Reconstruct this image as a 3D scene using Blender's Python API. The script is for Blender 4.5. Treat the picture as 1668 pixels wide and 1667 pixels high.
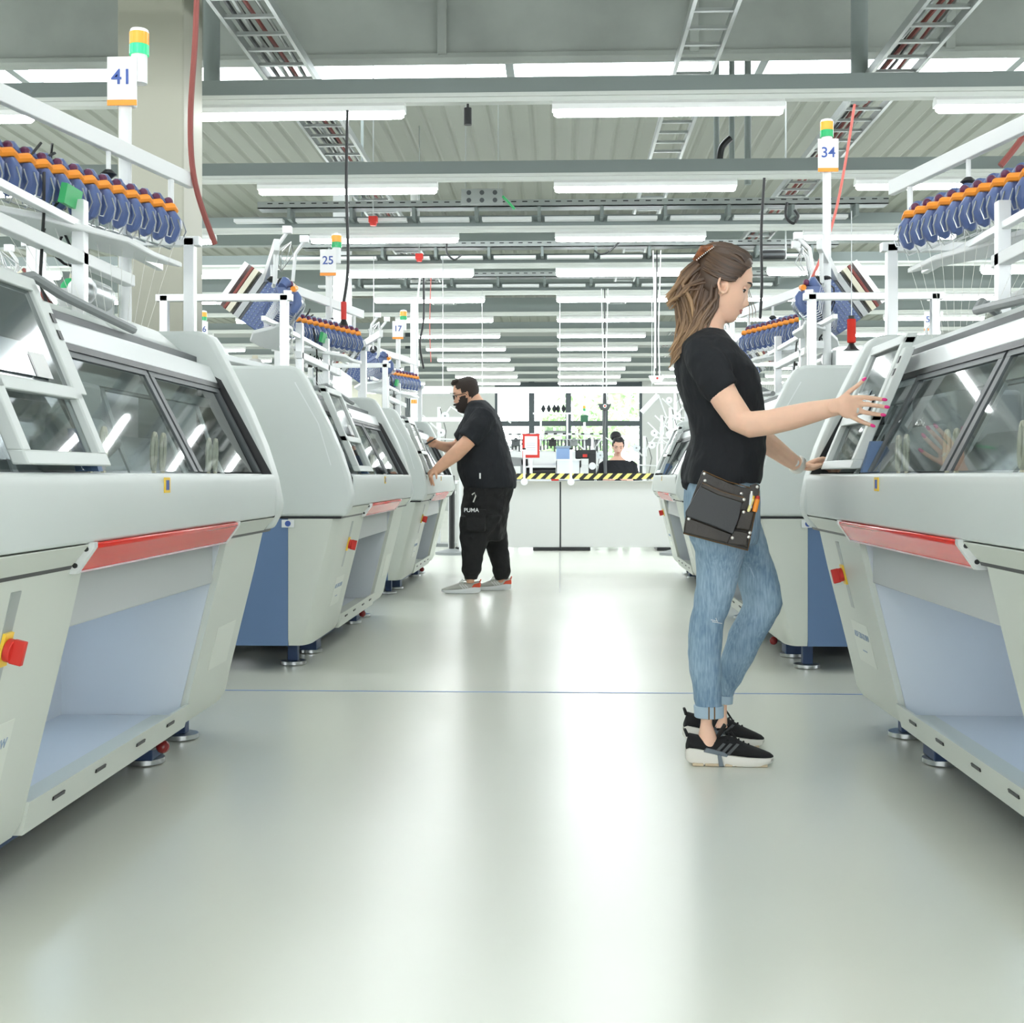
import bpy, bmesh, math, random
from mathutils import Vector, Matrix, Euler
for o in list(bpy.data.objects): bpy.data.objects.remove(o)
random.seed(7)
S = bpy.context.scene
COL = S.collection
R = math.radians
PI = math.pi
# ---------------- camera ----------------
F = 2060.0; PX0 = 834.0; HOR = 775.0; CH = 0.95
TH = math.atan(78.0 / F); cT = math.cos(TH); sT = math.sin(TH)
cam = bpy.data.cameras.new('camera'); camo = bpy.data.objects.new('camera', cam); COL.objects.link(camo)
cam.sensor_width = 36; cam.lens = 36 * F / 1668.0
cam.shift_y = -58.5 / 1668.0
cam.clip_start = 0.05; cam.clip_end = 300
camo.location = (0, 0, CH); camo.rotation_euler = (R(90), 0, TH)
S.camera = camo
# ---------------- world, light, exposure ----------------
w = bpy.data.worlds.new('sky'); S.world = w; w.use_nodes = True
bg = w.node_tree.nodes['Background']; bg.inputs[0].default_value = (0.93, 0.97, 1, 1); bg.inputs[1].default_value = 6.0
S.view_settings.view_transform = 'Standard'; S.view_settings.look = 'None'
S.view_settings.gamma = 1; S.view_settings.use_curve_mapping = False
S.view_settings.exposure = 0.42
LAMP = 26.0          # strength of the ceiling tubes
def W(px, py, Y):
    """point seen at photo pixel (px, py) standing at distance Y down the aisle"""
    u = (px - PX0) / F
    X = Y * (u * cT - sT) / (cT + u * sT)
    d = -X * sT + Y * cT
    return Vector((X, Y, CH + (HOR - py) * d / F))
# ---------------- materials ----------------
def mat(name, col, rough=0.5, metal=0.0, emit=0, alpha=None, bump=0, bscale=40, var=0, vscale=6, trans=0, coat=0, spec=0.5, sss=0, bstretch=None):
    m = bpy.data.materials.new(name); m.use_nodes = True
    nt = m.node_tree; b = nt.nodes['Principled BSDF']
    b.inputs['Base Color'].default_value = (*col, 1); b.inputs['Roughness'].default_value = rough
    b.inputs['Metallic'].default_value = metal; b.inputs['Specular IOR Level'].default_value = spec
    if emit: b.inputs['Emission Color'].default_value = (*col, 1); b.inputs['Emission Strength'].default_value = emit
    if trans: b.inputs['Transmission Weight'].default_value = trans
    if coat: b.inputs['Coat Weight'].default_value = coat; b.inputs['Coat Roughness'].default_value = 0.05
    if sss: b.inputs['Subsurface Weight'].default_value = sss; b.inputs['Subsurface Radius'].default_value = (0.02, 0.008, 0.005); b.inputs['Subsurface Scale'].default_value = 0.3
    if var or bump:
        tc = nt.nodes.new('ShaderNodeTexCoord')
        src = tc.outputs['Object']
        if bstretch:
            mp = nt.nodes.new('ShaderNodeMapping'); mp.inputs['Scale'].default_value = bstretch
            nt.links.new(src, mp.inputs[0]); src = mp.outputs[0]
    if var:
        n = nt.nodes.new('ShaderNodeTexNoise'); n.inputs['Scale'].default_value = vscale; n.inputs['Detail'].default_value = 5
        nt.links.new(src, n.inputs['Vector'])
        r = nt.nodes.new('ShaderNodeValToRGB'); r.color_ramp.elements[0].position = .3; r.color_ramp.elements[1].position = .7
        r.color_ramp.elements[0].color = tuple(c * (1 - var) for c in col) + (1,)
        r.color_ramp.elements[1].color = tuple(min(1, c * (1 + var)) for c in col) + (1,)
        nt.links.new(n.outputs['Fac'], r.inputs[0]); nt.links.new(r.outputs[0], b.inputs['Base Color'])
    if bump:
        n = nt.nodes.new('ShaderNodeTexNoise'); n.inputs['Scale'].default_value = bscale; n.inputs['Detail'].default_value = 3
        nt.links.new(src, n.inputs['Vector'])
        bp = nt.nodes.new('ShaderNodeBump'); bp.inputs['Strength'].default_value = bump; bp.inputs['Distance'].default_value = 0.01
        nt.links.new(n.outputs['Fac'], bp.inputs['Height']); nt.links.new(bp.outputs[0], b.inputs['Normal'])
    return m
def glass(name, tint, refl_rough=0.02, ior=1.5):
    m = bpy.data.materials.new(name); m.use_nodes = True; nt = m.node_tree
    nt.nodes.clear(); out = nt.nodes.new('ShaderNodeOutputMaterial')
    t = nt.nodes.new('ShaderNodeBsdfTransparent'); t.inputs[0].default_value = (*tint, 1)
    g = nt.nodes.new('ShaderNodeBsdfGlossy'); g.inputs['Roughness'].default_value = refl_rough
    f = nt.nodes.new('ShaderNodeFresnel'); f.inputs[0].default_value = ior
    mx = nt.nodes.new('ShaderNodeMixShader')
    gm = nt.nodes.new('ShaderNodeNewGeometry'); iv = nt.nodes.new('ShaderNodeMath'); iv.operation = 'SUBTRACT'; iv.inputs[0].default_value = 1; nt.links.new(gm.outputs['Backfacing'], iv.inputs[1])
    ml = nt.nodes.new('ShaderNodeMath'); ml.operation = 'MULTIPLY'; nt.links.new(f.outputs[0], ml.inputs[0]); nt.links.new(iv.outputs[0], ml.inputs[1])
    nt.links.new(ml.outputs[0], mx.inputs[0]); nt.links.new(t.outputs[0], mx.inputs[1]); nt.links.new(g.outputs[0], mx.inputs[2])
    nt.links.new(mx.outputs[0], out.inputs[0]); return m
M = {}
def defm(k, *a, **kw): M[k] = mat(k, *a, **kw)
defm('shell', (.60, .64, .62), .38, bump=.02, bscale=400)
defm('shell_lower', (.60, .63, .57), .42, bump=.02, bscale=400)
defm('shell_edge', (.72, .75, .75), .3)
defm('blue', (.12, .20, .36), .55, bump=.05, bscale=500)
defm('dark_blue', (.03, .06, .14), .5)
defm('inner', (.62, .66, .70), .35)
defm('inner_grey', (.50, .52, .52), .5)
defm('black', (.012, .013, .014), .4)
defm('rubber', (.02, .022, .025), .7)
defm('grey_dark', (.08, .09, .095), .45)
defm('grey_mid', (.25, .27, .27), .45)
defm('red', (.72, .018, .008), .16, spec=.22)
defm('red_lit', (1.0, .10, .05), .2, emit=1.2)
defm('red_matt', (.62, .03, .02), .5)
defm('red_ball', (.25, .02, .02), .2)
defm('orange', (.95, .32, .03), .4)
defm('yellow', (.9, .6, .05), .4)
defm('amber', (.90, .38, .05), .25, emit=.12)
defm('green_lamp', (.02, .35, .12), .25, emit=.2)
defm('green_on', (.03, .60, .22), .25, emit=.5)
defm('green', (.05, .45, .15), .5)
defm('white', (.80, .82, .82), .4)
defm('panel_white', (.60, .61, .59), .5)
defm('paper', (.86, .86, .86), .7)
defm('alu', (.78, .80, .80), .3, metal=.35)
defm('steel', (.55, .57, .57), .28, metal=.9)
defm('zinc', (.42, .45, .44), .4, metal=.6)
defm('unit_blue', (.10, .15, .33), .35)
defm('knob_purple', (.12, .02, .07), .35)
defm('cream', (.75, .71, .56), .45)
defm('yarn_white', (.80, .80, .76), .9, bump=.4, bscale=300)
defm('yarn_orange', (.80, .38, .12), .9, bump=.4, bscale=300)
defm('yarn_green', (.05, .50, .18), .9, bump=.4, bscale=300)
defm('yarn_black', (.03, .035, .04), .9, bump=.4, bscale=300)
defm('yarn_red', (.70, .03, .015), .8, bump=.5, bscale=400)
defm('screen', (.06, .08, .085), .08, coat=1)
defm('tablet', (.30, .36, .40), .1, coat=1)
defm('film', (.75, .78, .78), .15)
defm('beam', (.24, .28, .27), .5)
defm('lit_underside_rail', (.62, .65, .61), .5)  # paler than the beam to paint in its lit underside; shared by the rail
defm('column', (.38, .38, .31), .6)
defm('lamp_body', (.82, .84, .82), .4)
defm('cable_red', (.25, .06, .05), .6)
defm('cable_pink', (.75, .18, .15), .6)
defm('label_blue', (.30, .38, .50), .6)
defm('logo_blue', (.05, .10, .35), .5)
defm('plate', (.66, .69, .62), .35)
defm('wall', (.44, .46, .435), .7)
defm('wall_beige', (.60, .60, .50), .7)
defm("roof", (.27, .29, .245), .55)
defm('girder', (.34, .37, .34), .6, var=.2, vscale=1.2)
defm('frame_dark', (.035, .05, .055), .5)
defm('concrete_out', (.4, .4, .38), .9)
defm('leaf', (.34, .52, .26), .7, var=.3, vscale=2)
defm('bark', (.12, .09, .06), .9)
defm('clear_plastic', (.75, .8, .83), .2)
M['glass'] = glass('glass', (.90, .93, .93), .02, 1.6)
M['glass_dark'] = glass('glass_dark', (.84, .87, .87), .03, 1.95)
M['window_glass'] = glass('window_glass', (.97, .98, .98), .01, 1.08)
for k in range(1):
    m = bpy.data.materials.new('tube_light'); m.use_nodes = True; nt = m.node_tree; nt.nodes.clear()
    e = nt.nodes.new('ShaderNodeEmission'); e.inputs[0].default_value = (.95, .99, 1, 1); e.inputs[1].default_value = LAMP
    o_ = nt.nodes.new('ShaderNodeOutputMaterial'); nt.links.new(e.outputs[0], o_.inputs[0]); M['tube_light'] = m
# floor: poured resin, faint mottling, satin gloss
m = mat('resin_floor', (.60, .62, .55), .22, spec=.7); nt = m.node_tree; b = nt.nodes['Principled BSDF']
tc = nt.nodes.new('ShaderNodeTexCoord')
n1 = nt.nodes.new('ShaderNodeTexNoise'); n1.inputs['Scale'].default_value = .8; n1.inputs['Detail'].default_value = 2
n2 = nt.nodes.new('ShaderNodeTexNoise'); n2.inputs['Scale'].default_value = 1.5; n2.inputs['Detail'].default_value = 1
nt.links.new(tc.outputs['Object'], n1.inputs['Vector']); nt.links.new(tc.outputs['Object'], n2.inputs['Vector'])
r = nt.nodes.new('ShaderNodeValToRGB'); r.color_ramp.elements[0].color = (.69, .71, .63, 1); r.color_ramp.elements[1].color = (.72, .74, .66, 1)
r.color_ramp.elements[0].position = .35; r.color_ramp.elements[1].position = .65
nt.links.new(n1.outputs['Fac'], r.inputs[0]); nt.links.new(r.outputs[0], b.inputs['Base Color'])
r2 = nt.nodes.new('ShaderNodeMapRange'); r2.inputs['To Min'].default_value = .23; r2.inputs['To Max'].default_value = .30
nt.links.new(n2.outputs['Fac'], r2.inputs['Value']); b.inputs['Roughness'].default_value = .265
M['floor'] = m
m = bpy.data.materials.new('bay_light'); m.use_nodes = True; nt = m.node_tree; b = nt.nodes['Principled BSDF']; b.inputs['Base Color'].default_value = (.9, .95, 1, 1); b.inputs['Emission Color'].default_value = (.62, .80, 1, 1); b.inputs['Emission Strength'].default_value = 6; M['bay_light'] = m
# hazard tape
m = mat('hazard_tape', (.8, .75, .1), .5); nt = m.node_tree; b = nt.nodes['Principled BSDF']
tc = nt.nodes.new('ShaderNodeTexCoord'); sp = nt.nodes.new('ShaderNodeSeparateXYZ'); nt.links.new(tc.outputs['Object'], sp.inputs[0])
a1 = nt.nodes.new('ShaderNodeMath'); a1.operation = 'SUBTRACT'; nt.links.new(sp.outputs[0], a1.inputs[0]); nt.links.new(sp.outputs[2], a1.inputs[1])
a2 = nt.nodes.new('ShaderNodeMath'); a2.operation = 'MULTIPLY'; a2.inputs[1].default_value = 8.3; nt.links.new(a1.outputs[0], a2.inputs[0])
a3 = nt.nodes.new('ShaderNodeMath'); a3.operation = 'FRACT'; nt.links.new(a2.outputs[0], a3.inputs[0])
a4 = nt.nodes.new('ShaderNodeMath'); a4.operation = 'GREATER_THAN'; a4.inputs[1].default_value = .5; nt.links.new(a3.outputs[0], a4.inputs[0])
mx = nt.nodes.new('ShaderNodeMix'); mx.data_type = 'RGBA'; mx.inputs[6].default_value = (.85, .75, .22, 1); mx.inputs[7].default_value = (.01, .01, .01, 1)
nt.links.new(a4.outputs[0], mx.inputs[0]); nt.links.new(mx.outputs[2], b.inputs['Base Color'])
M['tape'] = m
# ---------------- mesh helpers ----------------
class MB:
    def __init__(s): s.v = []; s.f = []; s.mi = []; s.m = 0
    def add(s, vs, fs):
        n = len(s.v); s.v += [tuple(x) for x in vs]; s.f += [tuple(i + n for i in f) for f in fs]; s.mi += [s.m] * len(fs); return s
    def box(s, x0, x1, y0, y1, z0, z1, mtx=None):
        vs = [Vector((x, y, z)) for x in (x0, x1) for y in (y0, y1) for z in (z0, z1)]
        if mtx: vs = [mtx @ v for v in vs]
        return s.add(vs, [(0, 1, 3, 2), (4, 6, 7, 5), (0, 4, 5, 1), (2, 3, 7, 6), (0, 2, 6, 4), (1, 5, 7, 3)])
    def cbox(s, c, d, rot=None):
        mtx = Matrix.Translation(c) @ (Euler(rot).to_matrix().to_4x4() if rot else Matrix())
        return s.box(-d[0] / 2, d[0] / 2, -d[1] / 2, d[1] / 2, -d[2] / 2, d[2] / 2, mtx)
    def prism(s, poly, y0, y1, ax='y'):
        n = len(poly)
        if ax == 'y': vs = [(p[0], y0, p[1]) for p in poly] + [(p[0], y1, p[1]) for p in poly]
        elif ax == 'x': vs = [(y0, p[0], p[1]) for p in poly] + [(y1, p[0], p[1]) for p in poly]
        else: vs = [(p[0], p[1], y0) for p in poly] + [(p[0], p[1], y1) for p in poly]
        fs = [tuple(range(n)), tuple(range(2 * n - 1, n - 1, -1))] + [(i, i + n, (i + 1) % n + n, (i + 1) % n) for i in range(n)]
        return s.add(vs, fs)
    def loft(s, rings, cap=True, closed=True):
        n = len(rings[0]); vs = [p for r_ in rings for p in r_]; fs = []
        for k in range(len(rings) - 1):
            for i in range(n if closed else n - 1):
                j = (i + 1) % n; fs.append((k * n + i, k * n + j, (k + 1) * n + j, (k + 1) * n + i))
        if cap: fs += [tuple(range(n - 1, -1, -1)), tuple((len(rings) - 1) * n + i for i in range(n))]
        return s.add(vs, fs)
    def tube(s, pts, r, n=8, flat=1.0, up=(0, 0, 1), round_end=False):
        """r: number or list; flat: ratio of the radius along 'up'"""
        pts = [Vector(p) for p in pts]; K = len(pts)
        rr = [r] * K if not isinstance(r, (list, tuple)) else list(r)
        if round_end:
            d0 = (pts[0] - pts[1]).normalized(); d1 = (pts[-1] - pts[-2]).normalized()
            pts = [pts[0] + d0 * rr[0] * .85, pts[0] + d0 * rr[0] * .5] + pts + [pts[-1] + d1 * rr[-1] * .5, pts[-1] + d1 * rr[-1] * .85]
            rr = [rr[0] * .45, rr[0] * .85] + rr + [rr[-1] * .85, rr[-1] * .45]; K += 4
        rings = []; pu = Vector(up)
        for k in range(K):
            t = (pts[min(k + 1, K - 1)] - pts[max(k - 1, 0)])
            if t.length < 1e-9: t = Vector((0, 0, 1))
            t.normalize(); a = t.cross(pu)
            if a.length < .05: a = t.cross(Vector((1, .2, .1)))
            a.normalize(); u = a.cross(t).normalized(); pu = u if abs(t.dot(Vector(up))) > .9 else Vector(up)
            rings.append([pts[k] + a * math.cos(2 * PI * i / n) * rr[k] + u * math.sin(2 * PI * i / n) * rr[k] * flat for i in range(n)])
        return s.loft(rings)
    def cyl(s, p0, p1, r, n=12, r1=None): return s.tube([p0, p1], [r, r if r1 is None else r1], n)
    def ball(s, c, r, nu=12, nv=8, mtx=None):
        if not isinstance(r, (tuple, list)): r = (r, r, r)
        c = Vector(c); rings = []
        for k in range(nv + 1):
            a = PI * (k / nv) * .98 + .01 * PI
            rings.append([Vector((r[0] * math.sin(a) * math.cos(2 * PI * i / nu), r[1] * math.sin(a) * math.sin(2 * PI * i / nu), r[2] * math.cos(a))) for i in range(nu)])
        rings = [[(mtx @ p if mtx else p) + c for p in q] for q in rings]
        return s.loft(rings)
    def xform(s, mtx): s.v = [tuple(mtx @ Vector(p)) for p in s.v]; return s
    def mesh(s, name, mats, smooth=None):
        me = bpy.data.meshes.new(name); me.from_pydata(s.v, [], s.f)
        if not isinstance(mats, (list, tuple)): mats = [mats]
        for q in mats: me.materials.append(M[q] if isinstance(q, str) else q)
        me.polygons.foreach_set('material_index', s.mi)
        bm = bmesh.new(); bm.from_mesh(me); bmesh.ops.recalc_face_normals(bm, faces=bm.faces); bm.to_mesh(me); bm.free()
        if smooth:
            me.shade_smooth(); me.set_sharp_from_angle(angle=R(smooth if smooth is not True else 40))
        return me
    def build(s, name, mats, parent=None, bevel=0, smooth=None, seg=2):
        me = s.mesh(name, mats, smooth or (35 if bevel else None))
        o = bpy.data.objects.new(name, me); COL.objects.link(o)
        if parent: o.parent = parent
        if bevel:
            b_ = o.modifiers.new('bevel', 'BEVEL'); b_.width = bevel; b_.segments = seg; b_.limit_method = 'ANGLE'; b_.angle_limit = R(28)
        return o
def link(name, me, parent=None):
    o = bpy.data.objects.new(name, me); COL.objects.link(o)
    if parent: o.parent = parent
    return o
def tag(o, label=None, cat=None, group=None, kind=None):
    if label: o['label'] = label
    if cat: o['category'] = cat
    if group: o['group'] = group
    if kind: o['kind'] = kind
    return o
def thing(name, label, cat, loc=(0, 0, 0), rz=0, group=None):
    o = bpy.data.objects.new(name, None); COL.objects.link(o); o.empty_display_size = .1
    o.location = loc; o.rotation_euler = (0, 0, rz); return tag(o, label, cat, group)
def copy_tree(o, parent=None):
    c = o.copy(); COL.objects.link(c)
    if parent: c.parent = parent
    for ch in list(o.children): copy_tree(ch, c)
    return c
def text_mesh(txt, size, matn, depth=.0005):
    cu = bpy.data.curves.new('t', 'FONT'); cu.body = txt; cu.size = size; cu.extrude = depth; cu.align_x = 'CENTER'; cu.align_y = 'CENTER'; cu.offset = size * .012
    o = bpy.data.objects.new('t', cu); COL.objects.link(o)
    dg = bpy.context.evaluated_depsgraph_get(); dg.update()
    me = bpy.data.meshes.new_from_object(o.evaluated_get(dg)); bpy.data.objects.remove(o)
    me.materials.clear(); me.materials.append(M[matn]); me.name = 'lettering'
    return me
def text_obj(txt, size, matn, mtx, parent=None, name='lettering'):
    me = text_mesh(txt, size, matn); me.transform(mtx); return link(name, me, parent)
def bake(mb, name, mats, voxel, parent=None, smooth=6, disp=0, dscale=.12, extra=None):
    """join overlapping lofts into one continuous skin"""
    o = mb.build('tmp', mats)
    r_ = o.modifiers.new('r', 'REMESH'); r_.mode = 'VOXEL'; r_.voxel_size = voxel; r_.use_smooth_shade = True
    s_ = o.modifiers.new('s', 'SMOOTH'); s_.iterations = smooth; s_.factor = .5
    if disp:
        t = bpy.data.textures.new('folds', 'CLOUDS'); t.noise_scale = dscale; t.noise_depth = 1
        d_ = o.modifiers.new('d', 'DISPLACE'); d_.texture = t; d_.strength = disp; d_.mid_level = .5
    dg = bpy.context.evaluated_depsgraph_get(); dg.update()
    me = bpy.data.meshes.new_from_object(o.evaluated_get(dg)); bpy.data.objects.remove(o)
    me.name = name; me.shade_smooth(); q = link(name, me, parent); return q
def struct(name, mb, m_, **kw):
    o = mb.build(name, m_, **kw); o['kind'] = 'structure'; return o

# =====================================================================
# the building
# =====================================================================
XL, XR, YB, YF, ZR = -13.0, 12.0, -7.0, 34.0, 5.0
struct('floor', MB().box(XL, XR, YB, YF, -.1, 0), 'floor')
g = MB(); g.box(-40, 40, YF + .3, 90, -.3, -.12); o = struct('ground', g, 'concrete_out')
# ribbed roof deck with a skylight strip across
def roofdeck(y0, y1):
    mb = MB(); rings = []; pr = []; x = XL
    while x < XR:
        pr += [(x, ZR), (x + .15, ZR), (x + .185, ZR + .022), (x + .21, ZR + .022)]; x += .245
    pr.append((XR, ZR))
    for (a, b_) in ((y0, y1),):
        mb.loft([[(p[0], a, p[1]) for p in pr], [(p[0], b_, p[1]) for p in pr]], cap=False, closed=False)
    return mb
c1 = roofdeck(YB, 12.25); c1.loft([[(p, y, ZR + .2) for p in (XL, XR)] for y in (YB, 12.25)], cap=False, closed=False)
c1.v += []; c2 = roofdeck(13.5, YF); c1.add(c2.v, c2.f)
c1.loft([[(p, y, ZR + .2) for p in (XL, XR)] for y in (13.5, YF)], cap=False, closed=False)
struct('ceiling', c1, 'roof')
# skylight
wroot = thing('window_1', 'long glazed skylight strip across the ribbed roof', 'skylight'); wroot['kind'] = 'structure'
MB().box(XL, XR, 12.25, 13.5, ZR + .12, ZR + .13).build('glazing', 'window_glass', wroot)
f_ = MB()
for k in range(11): f_.box(XL + k * 2.5 - .04, XL + k * 2.5 + .04, 12.25, 13.5, ZR, ZR + .12)
f_.build('glazing_bar', 'beam', wroot); f_ = MB(); f_.box(XL, XR, 12.21, 12.25, ZR - .01, ZR + .2); f_.box(XL, XR, 13.5, 13.54, ZR - .01, ZR + .2); f_.build('curb', 'white', wroot)
# side walls and back wall
def wall_windows(name, x0, x1, side):
    mb = MB(); zs = ((1.2, 3.2),)
    a = YB
    mb.box(x0, x1, YB, YF, -.1, 1.0); mb.box(x0, x1, YB, YF, 3.3, ZR + .2)
    for k in range(10):
        y = YB + k * 4.5; mb.box(x0, x1, y, min(y + 1.6, YF), 1.0, 3.3)
    return struct(name, mb, 'wall')
wall_windows('wall_left', XL - .2, XL, 0); wall_windows('wall_right', XR, XR + .2, 1)
mb = MB(); mb.box(XL - .2, XR + .2, YB - .2, YB, -.1, 1.0); mb.box(XL - .2, XR + .2, YB - .2, YB, 3.4, ZR + .2)
for k in range(6): mb.box(XL + k * 4.7, XL + k * 4.7 + 1.3, YB - .2, YB, 1.0, 3.4)
struct('wall_back', mb, 'wall')
# far wall with the big dark-framed windows
xa = W(806, 700, YF).x; xb = W(1046, 700, YF).x; zt = W(900, 622, YF).z
mb = MB(); mb.box(XL - .2, xa, YF, YF + .25, -.1, ZR + .2); mb.box(xb, XR + .2, YF, YF + .25, -.1, ZR + .2)
mb.box(xa, xb, YF, YF + .25, zt, ZR + .2); mb.box(xa, xb, YF, YF + .25, -.1, .15); struct('wall_far', mb, 'wall')
mb = MB(); mb.box(XL, XL + 8.2, YF - .05, YF, 0, 3.4); struct('trim_1', mb, 'wall_beige')
wroot = thing('window_2', 'large dark-framed window wall at the far end of the hall', 'window'); wroot['kind'] = 'structure'
mb = MB(); mw = [xa + (xb - xa) * k / 4 for k in range(5)]
for x in mw: mb.box(x - .075, x + .075, YF + .02, YF + .14, .15, zt)
for z in (.2, W(900, 690, YF).z, zt - .08): mb.box(xa, xb, YF + .03, YF + .13, z - .07, z + .07)
mb.build('window_frame', 'frame_dark', wroot)
MB().box(xa, xb, YF + .07, YF + .08, .15, zt).build('pane', 'window_glass', wroot)
# dark tall windows behind on the far wall, left
for k, (p0, p1, q0, q1) in enumerate([(529, 551, 437, 482), (660, 668, 540, 720), (508, 517, 440, 560)]):
    a = W(p0, q0, YF - .1); b_ = W(p1, q1, YF - .1)
    mb = MB(); mb.box(a.x, b_.x, YF - .1, YF - .06, max(b_.z, .1), min(a.z, ZR - .1)); o = struct('window_%d' % (k + 3), mb, 'frame_dark')
# trees outside
def tree(x, y, h, r_, lab):
    t = thing('tree', lab, 'tree', (x, y, -.12), 0, 'trees outside the far window')
    MB().tube([(0, 0, 0), (.1, 0, h * .5), (0, .1, h * .8)], [.16, .12, .05]).build('trunk', 'bark', t, smooth=True)
    mb = MB()
    for k in range(900):
        a = random.uniform(0, 2 * PI); b_ = random.gauss(0, .5); rr = r_ * random.uniform(.5, 1) ** .5
        c = Vector((rr * math.cos(a) * math.cos(b_), rr * math.sin(a) * math.cos(b_), h * .68 + rr * math.sin(b_) * 1.3))
        d = [Vector((random.uniform(-.22, .22), random.uniform(-.22, .22), random.uniform(-.22, .22))) for _ in range(3)]
        mb.add([c + d[0], c + d[1], c + d[2], c - d[0] * .7], [(0, 1, 2), (1, 2, 3)])
    mb.build('crown', 'leaf', t)
tree(4.2, 52, 6.5, 2.6, 'green leafy tree outside the right-hand panes of the far window')
tree(.9, 60, 4.2, 1.8, 'smaller green tree outside the middle of the far window')
tree(6.4, 47, 4.2, 1.7, 'low bushy green tree outside the far window beside its right frame')
# beams, lighting rails and luminaires
rows = [8.24 + 2.2 * k for k in range(-4, 12)]
nb = 2
def ceiling_light_parts():
    t = thing('ceiling_light', '', 'ceiling light')
    MB().prism([(-.045, 0), (.045, 0), (.045, .035), (.02, .06), (-.02, .06), (-.045, .035)], -.75, .75, 'x').build('housing', 'lamp_body', t)
    MB().tube([(-.74, 0, -.014), (-.72, 0, -.014), (.72, 0, -.014), (.74, 0, -.014)], [.016, .028, .028, .016], 10).build('tube', 'tube_light', t)
    return t
proto_lamp = ceiling_light_parts(); used_lamp = False
names_row = ['first', 'second', 'third', 'fourth', 'fifth', 'sixth', 'seventh', 'eighth', 'ninth', 'tenth', 'eleventh', 'twelfth']
side_names = {0: 'just right of the aisle centre', -1: 'just left of the aisle centre', 1: 'one along to the right', -2: 'one along to the left',
              2: 'two along to the right', -3: 'two along to the left', 3: 'three along to the right', -4: 'three along to the left', 4: 'fourth along to the right', -5: 'fourth along to the left'}
for ri, y in enumerate(rows):
    mb = MB(); mb.box(XL, XR, y + .03, y + .11, 3.44, 3.56); o = struct('trim_%d' % nb, mb, 'beam'); nb += 1
    if ri == 4: pass
    mb = MB(); mb.box(XL, XR, y - .04, y + .16, 3.415, 3.44); mb.box(XL, XR, y - .02, y + .02, 3.385, 3.415); o = struct('trim_%d' % nb, mb, 'lit_underside_rail'); nb += 1
    n = ri - 4
    for k in range(-5, 5):
        x = .70 + 2.46 * k
        if n >= 0:
            s_ = F / (y + .001); px = 912 + s_ * x; half = s_ * .75
            if px + half < -40 or px - half > 1700: continue
        elif abs(k + .5) > 3: continue
        if x - .8 < XL or x + .8 > XR: continue
        lab = ('tube light in the %s lamp row from the top, %s' % (names_row[n], side_names[k])) if n >= 0 else 'white ceiling tube light above and behind the viewpoint'
        l = proto_lamp if not used_lamp else copy_tree(proto_lamp)
        used_lamp = True; l.location = (x, y, 3.325); l['label'] = lab; l['group'] = 'tube lights hung under the roof beams'
# lengthwise purlins high up & second layer beams for depth
for k, y in enumerate([19.6, 24.0, 28.4]):
    struct('trim_%d' % nb, MB().box(XL, XR, y, y + .18, 4.55, 4.95), 'beam'); nb += 1
# deep girder across near the top of the picture
mb = MB(); mb.box(XL, XR, 9.85, 9.93, 4.24, 5.0)
x = XL + .35
while x < XR:
    mb.box(x, x + .07, 9.78, 9.85, 4.22, 5.0); x += 1.95
mb.box(XL, XR, 9.80, 9.98, 4.20, 4.24)
struct('trim_%d' % nb, mb, 'girder', bevel=.005); nb += 1
# cream column
c = W(245, 400, 7.45)
struct('column', MB().box(c.x - .2, c.x + .2, 7.45, 7.85, 0, 4.98), 'column', bevel=.01)
c = W(571, 400, 15.5); struct('column', MB().box(c.x - .2, c.x + .0, 15.4, 15.6, 0, 4.98), 'white')
# round white pipe with orange label
p = W(675, 600, 17.5); t = thing('downpipe', 'round white vertical pipe with an orange label behind the man', 'pipe', (p.x, 17.5, 0))
MB().cyl((0, 0, 0), (0, 0, 4.9), .055, 14).build('pipe', 'white', t, smooth=True)
MB().box(-.04, .04, -.062, -.05, 1.95, 2.0).build('sticker', 'orange', t)
# floor marks
o = struct('trim_%d' % nb, MB().box(-1.9, 1.9, 5.535, 5.545, .0005, .0015), mat('blue_line', (.15, .28, .60), .5)); nb += 1
o = struct('trim_%d' % nb, MB().box(-.003, .003, 10.3, 16, .0005, .0012), 'grey_mid'); nb += 1
# cable ladders running along the hall, above the beams
def ladder(x, z, y0, y1, wd, lab, cables):
    t = thing('cable_ladder', lab, 'cable ladder', (x, y0, z), 0, 'cable ladders under the roof')
    L = y1 - y0; mb = MB()
    for s_ in (-1, 1): mb.box(s_ * wd / 2 - .012, s_ * wd / 2 + .012, 0, L, 0, .06)
    mb.build('side_rail', 'zinc', t)
    mb = MB(); k = 0
    while k * .3 < L: mb.box(-wd / 2, wd / 2, k * .3, k * .3 + .03, .01, .03); k += 1
    o = mb.build('rung', 'zinc', t); o['kind'] = 'stuff'
    for j in range(cables):
        mb = MB(); pts = []; yy = 0
        while yy < L: pts.append((-wd / 2 + .05 + j * (wd - .1) / max(1, cables) + random.uniform(-.02, .02), yy, .045 + random.uniform(0, .02) + .03 * (j % 2))); yy += .9
        mb.tube(pts, random.uniform(.010, .018), 6).build('cable', random.choice(['black', 'grey_dark', 'cable_red', 'zinc']), t, smooth=True)
ladder(-1.88, 3.72, 7, 30, .34, 'cable ladder full of wires running along the left of the roof', 7)
ladder(.92, 3.72, 7, 30, .26, 'open rung cable ladder running above the middle of the aisle', 0)
ladder(2.3, 3.72, 7, 30, .30, 'cable ladder carrying dark wires over the right-hand machines', 6)
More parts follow.
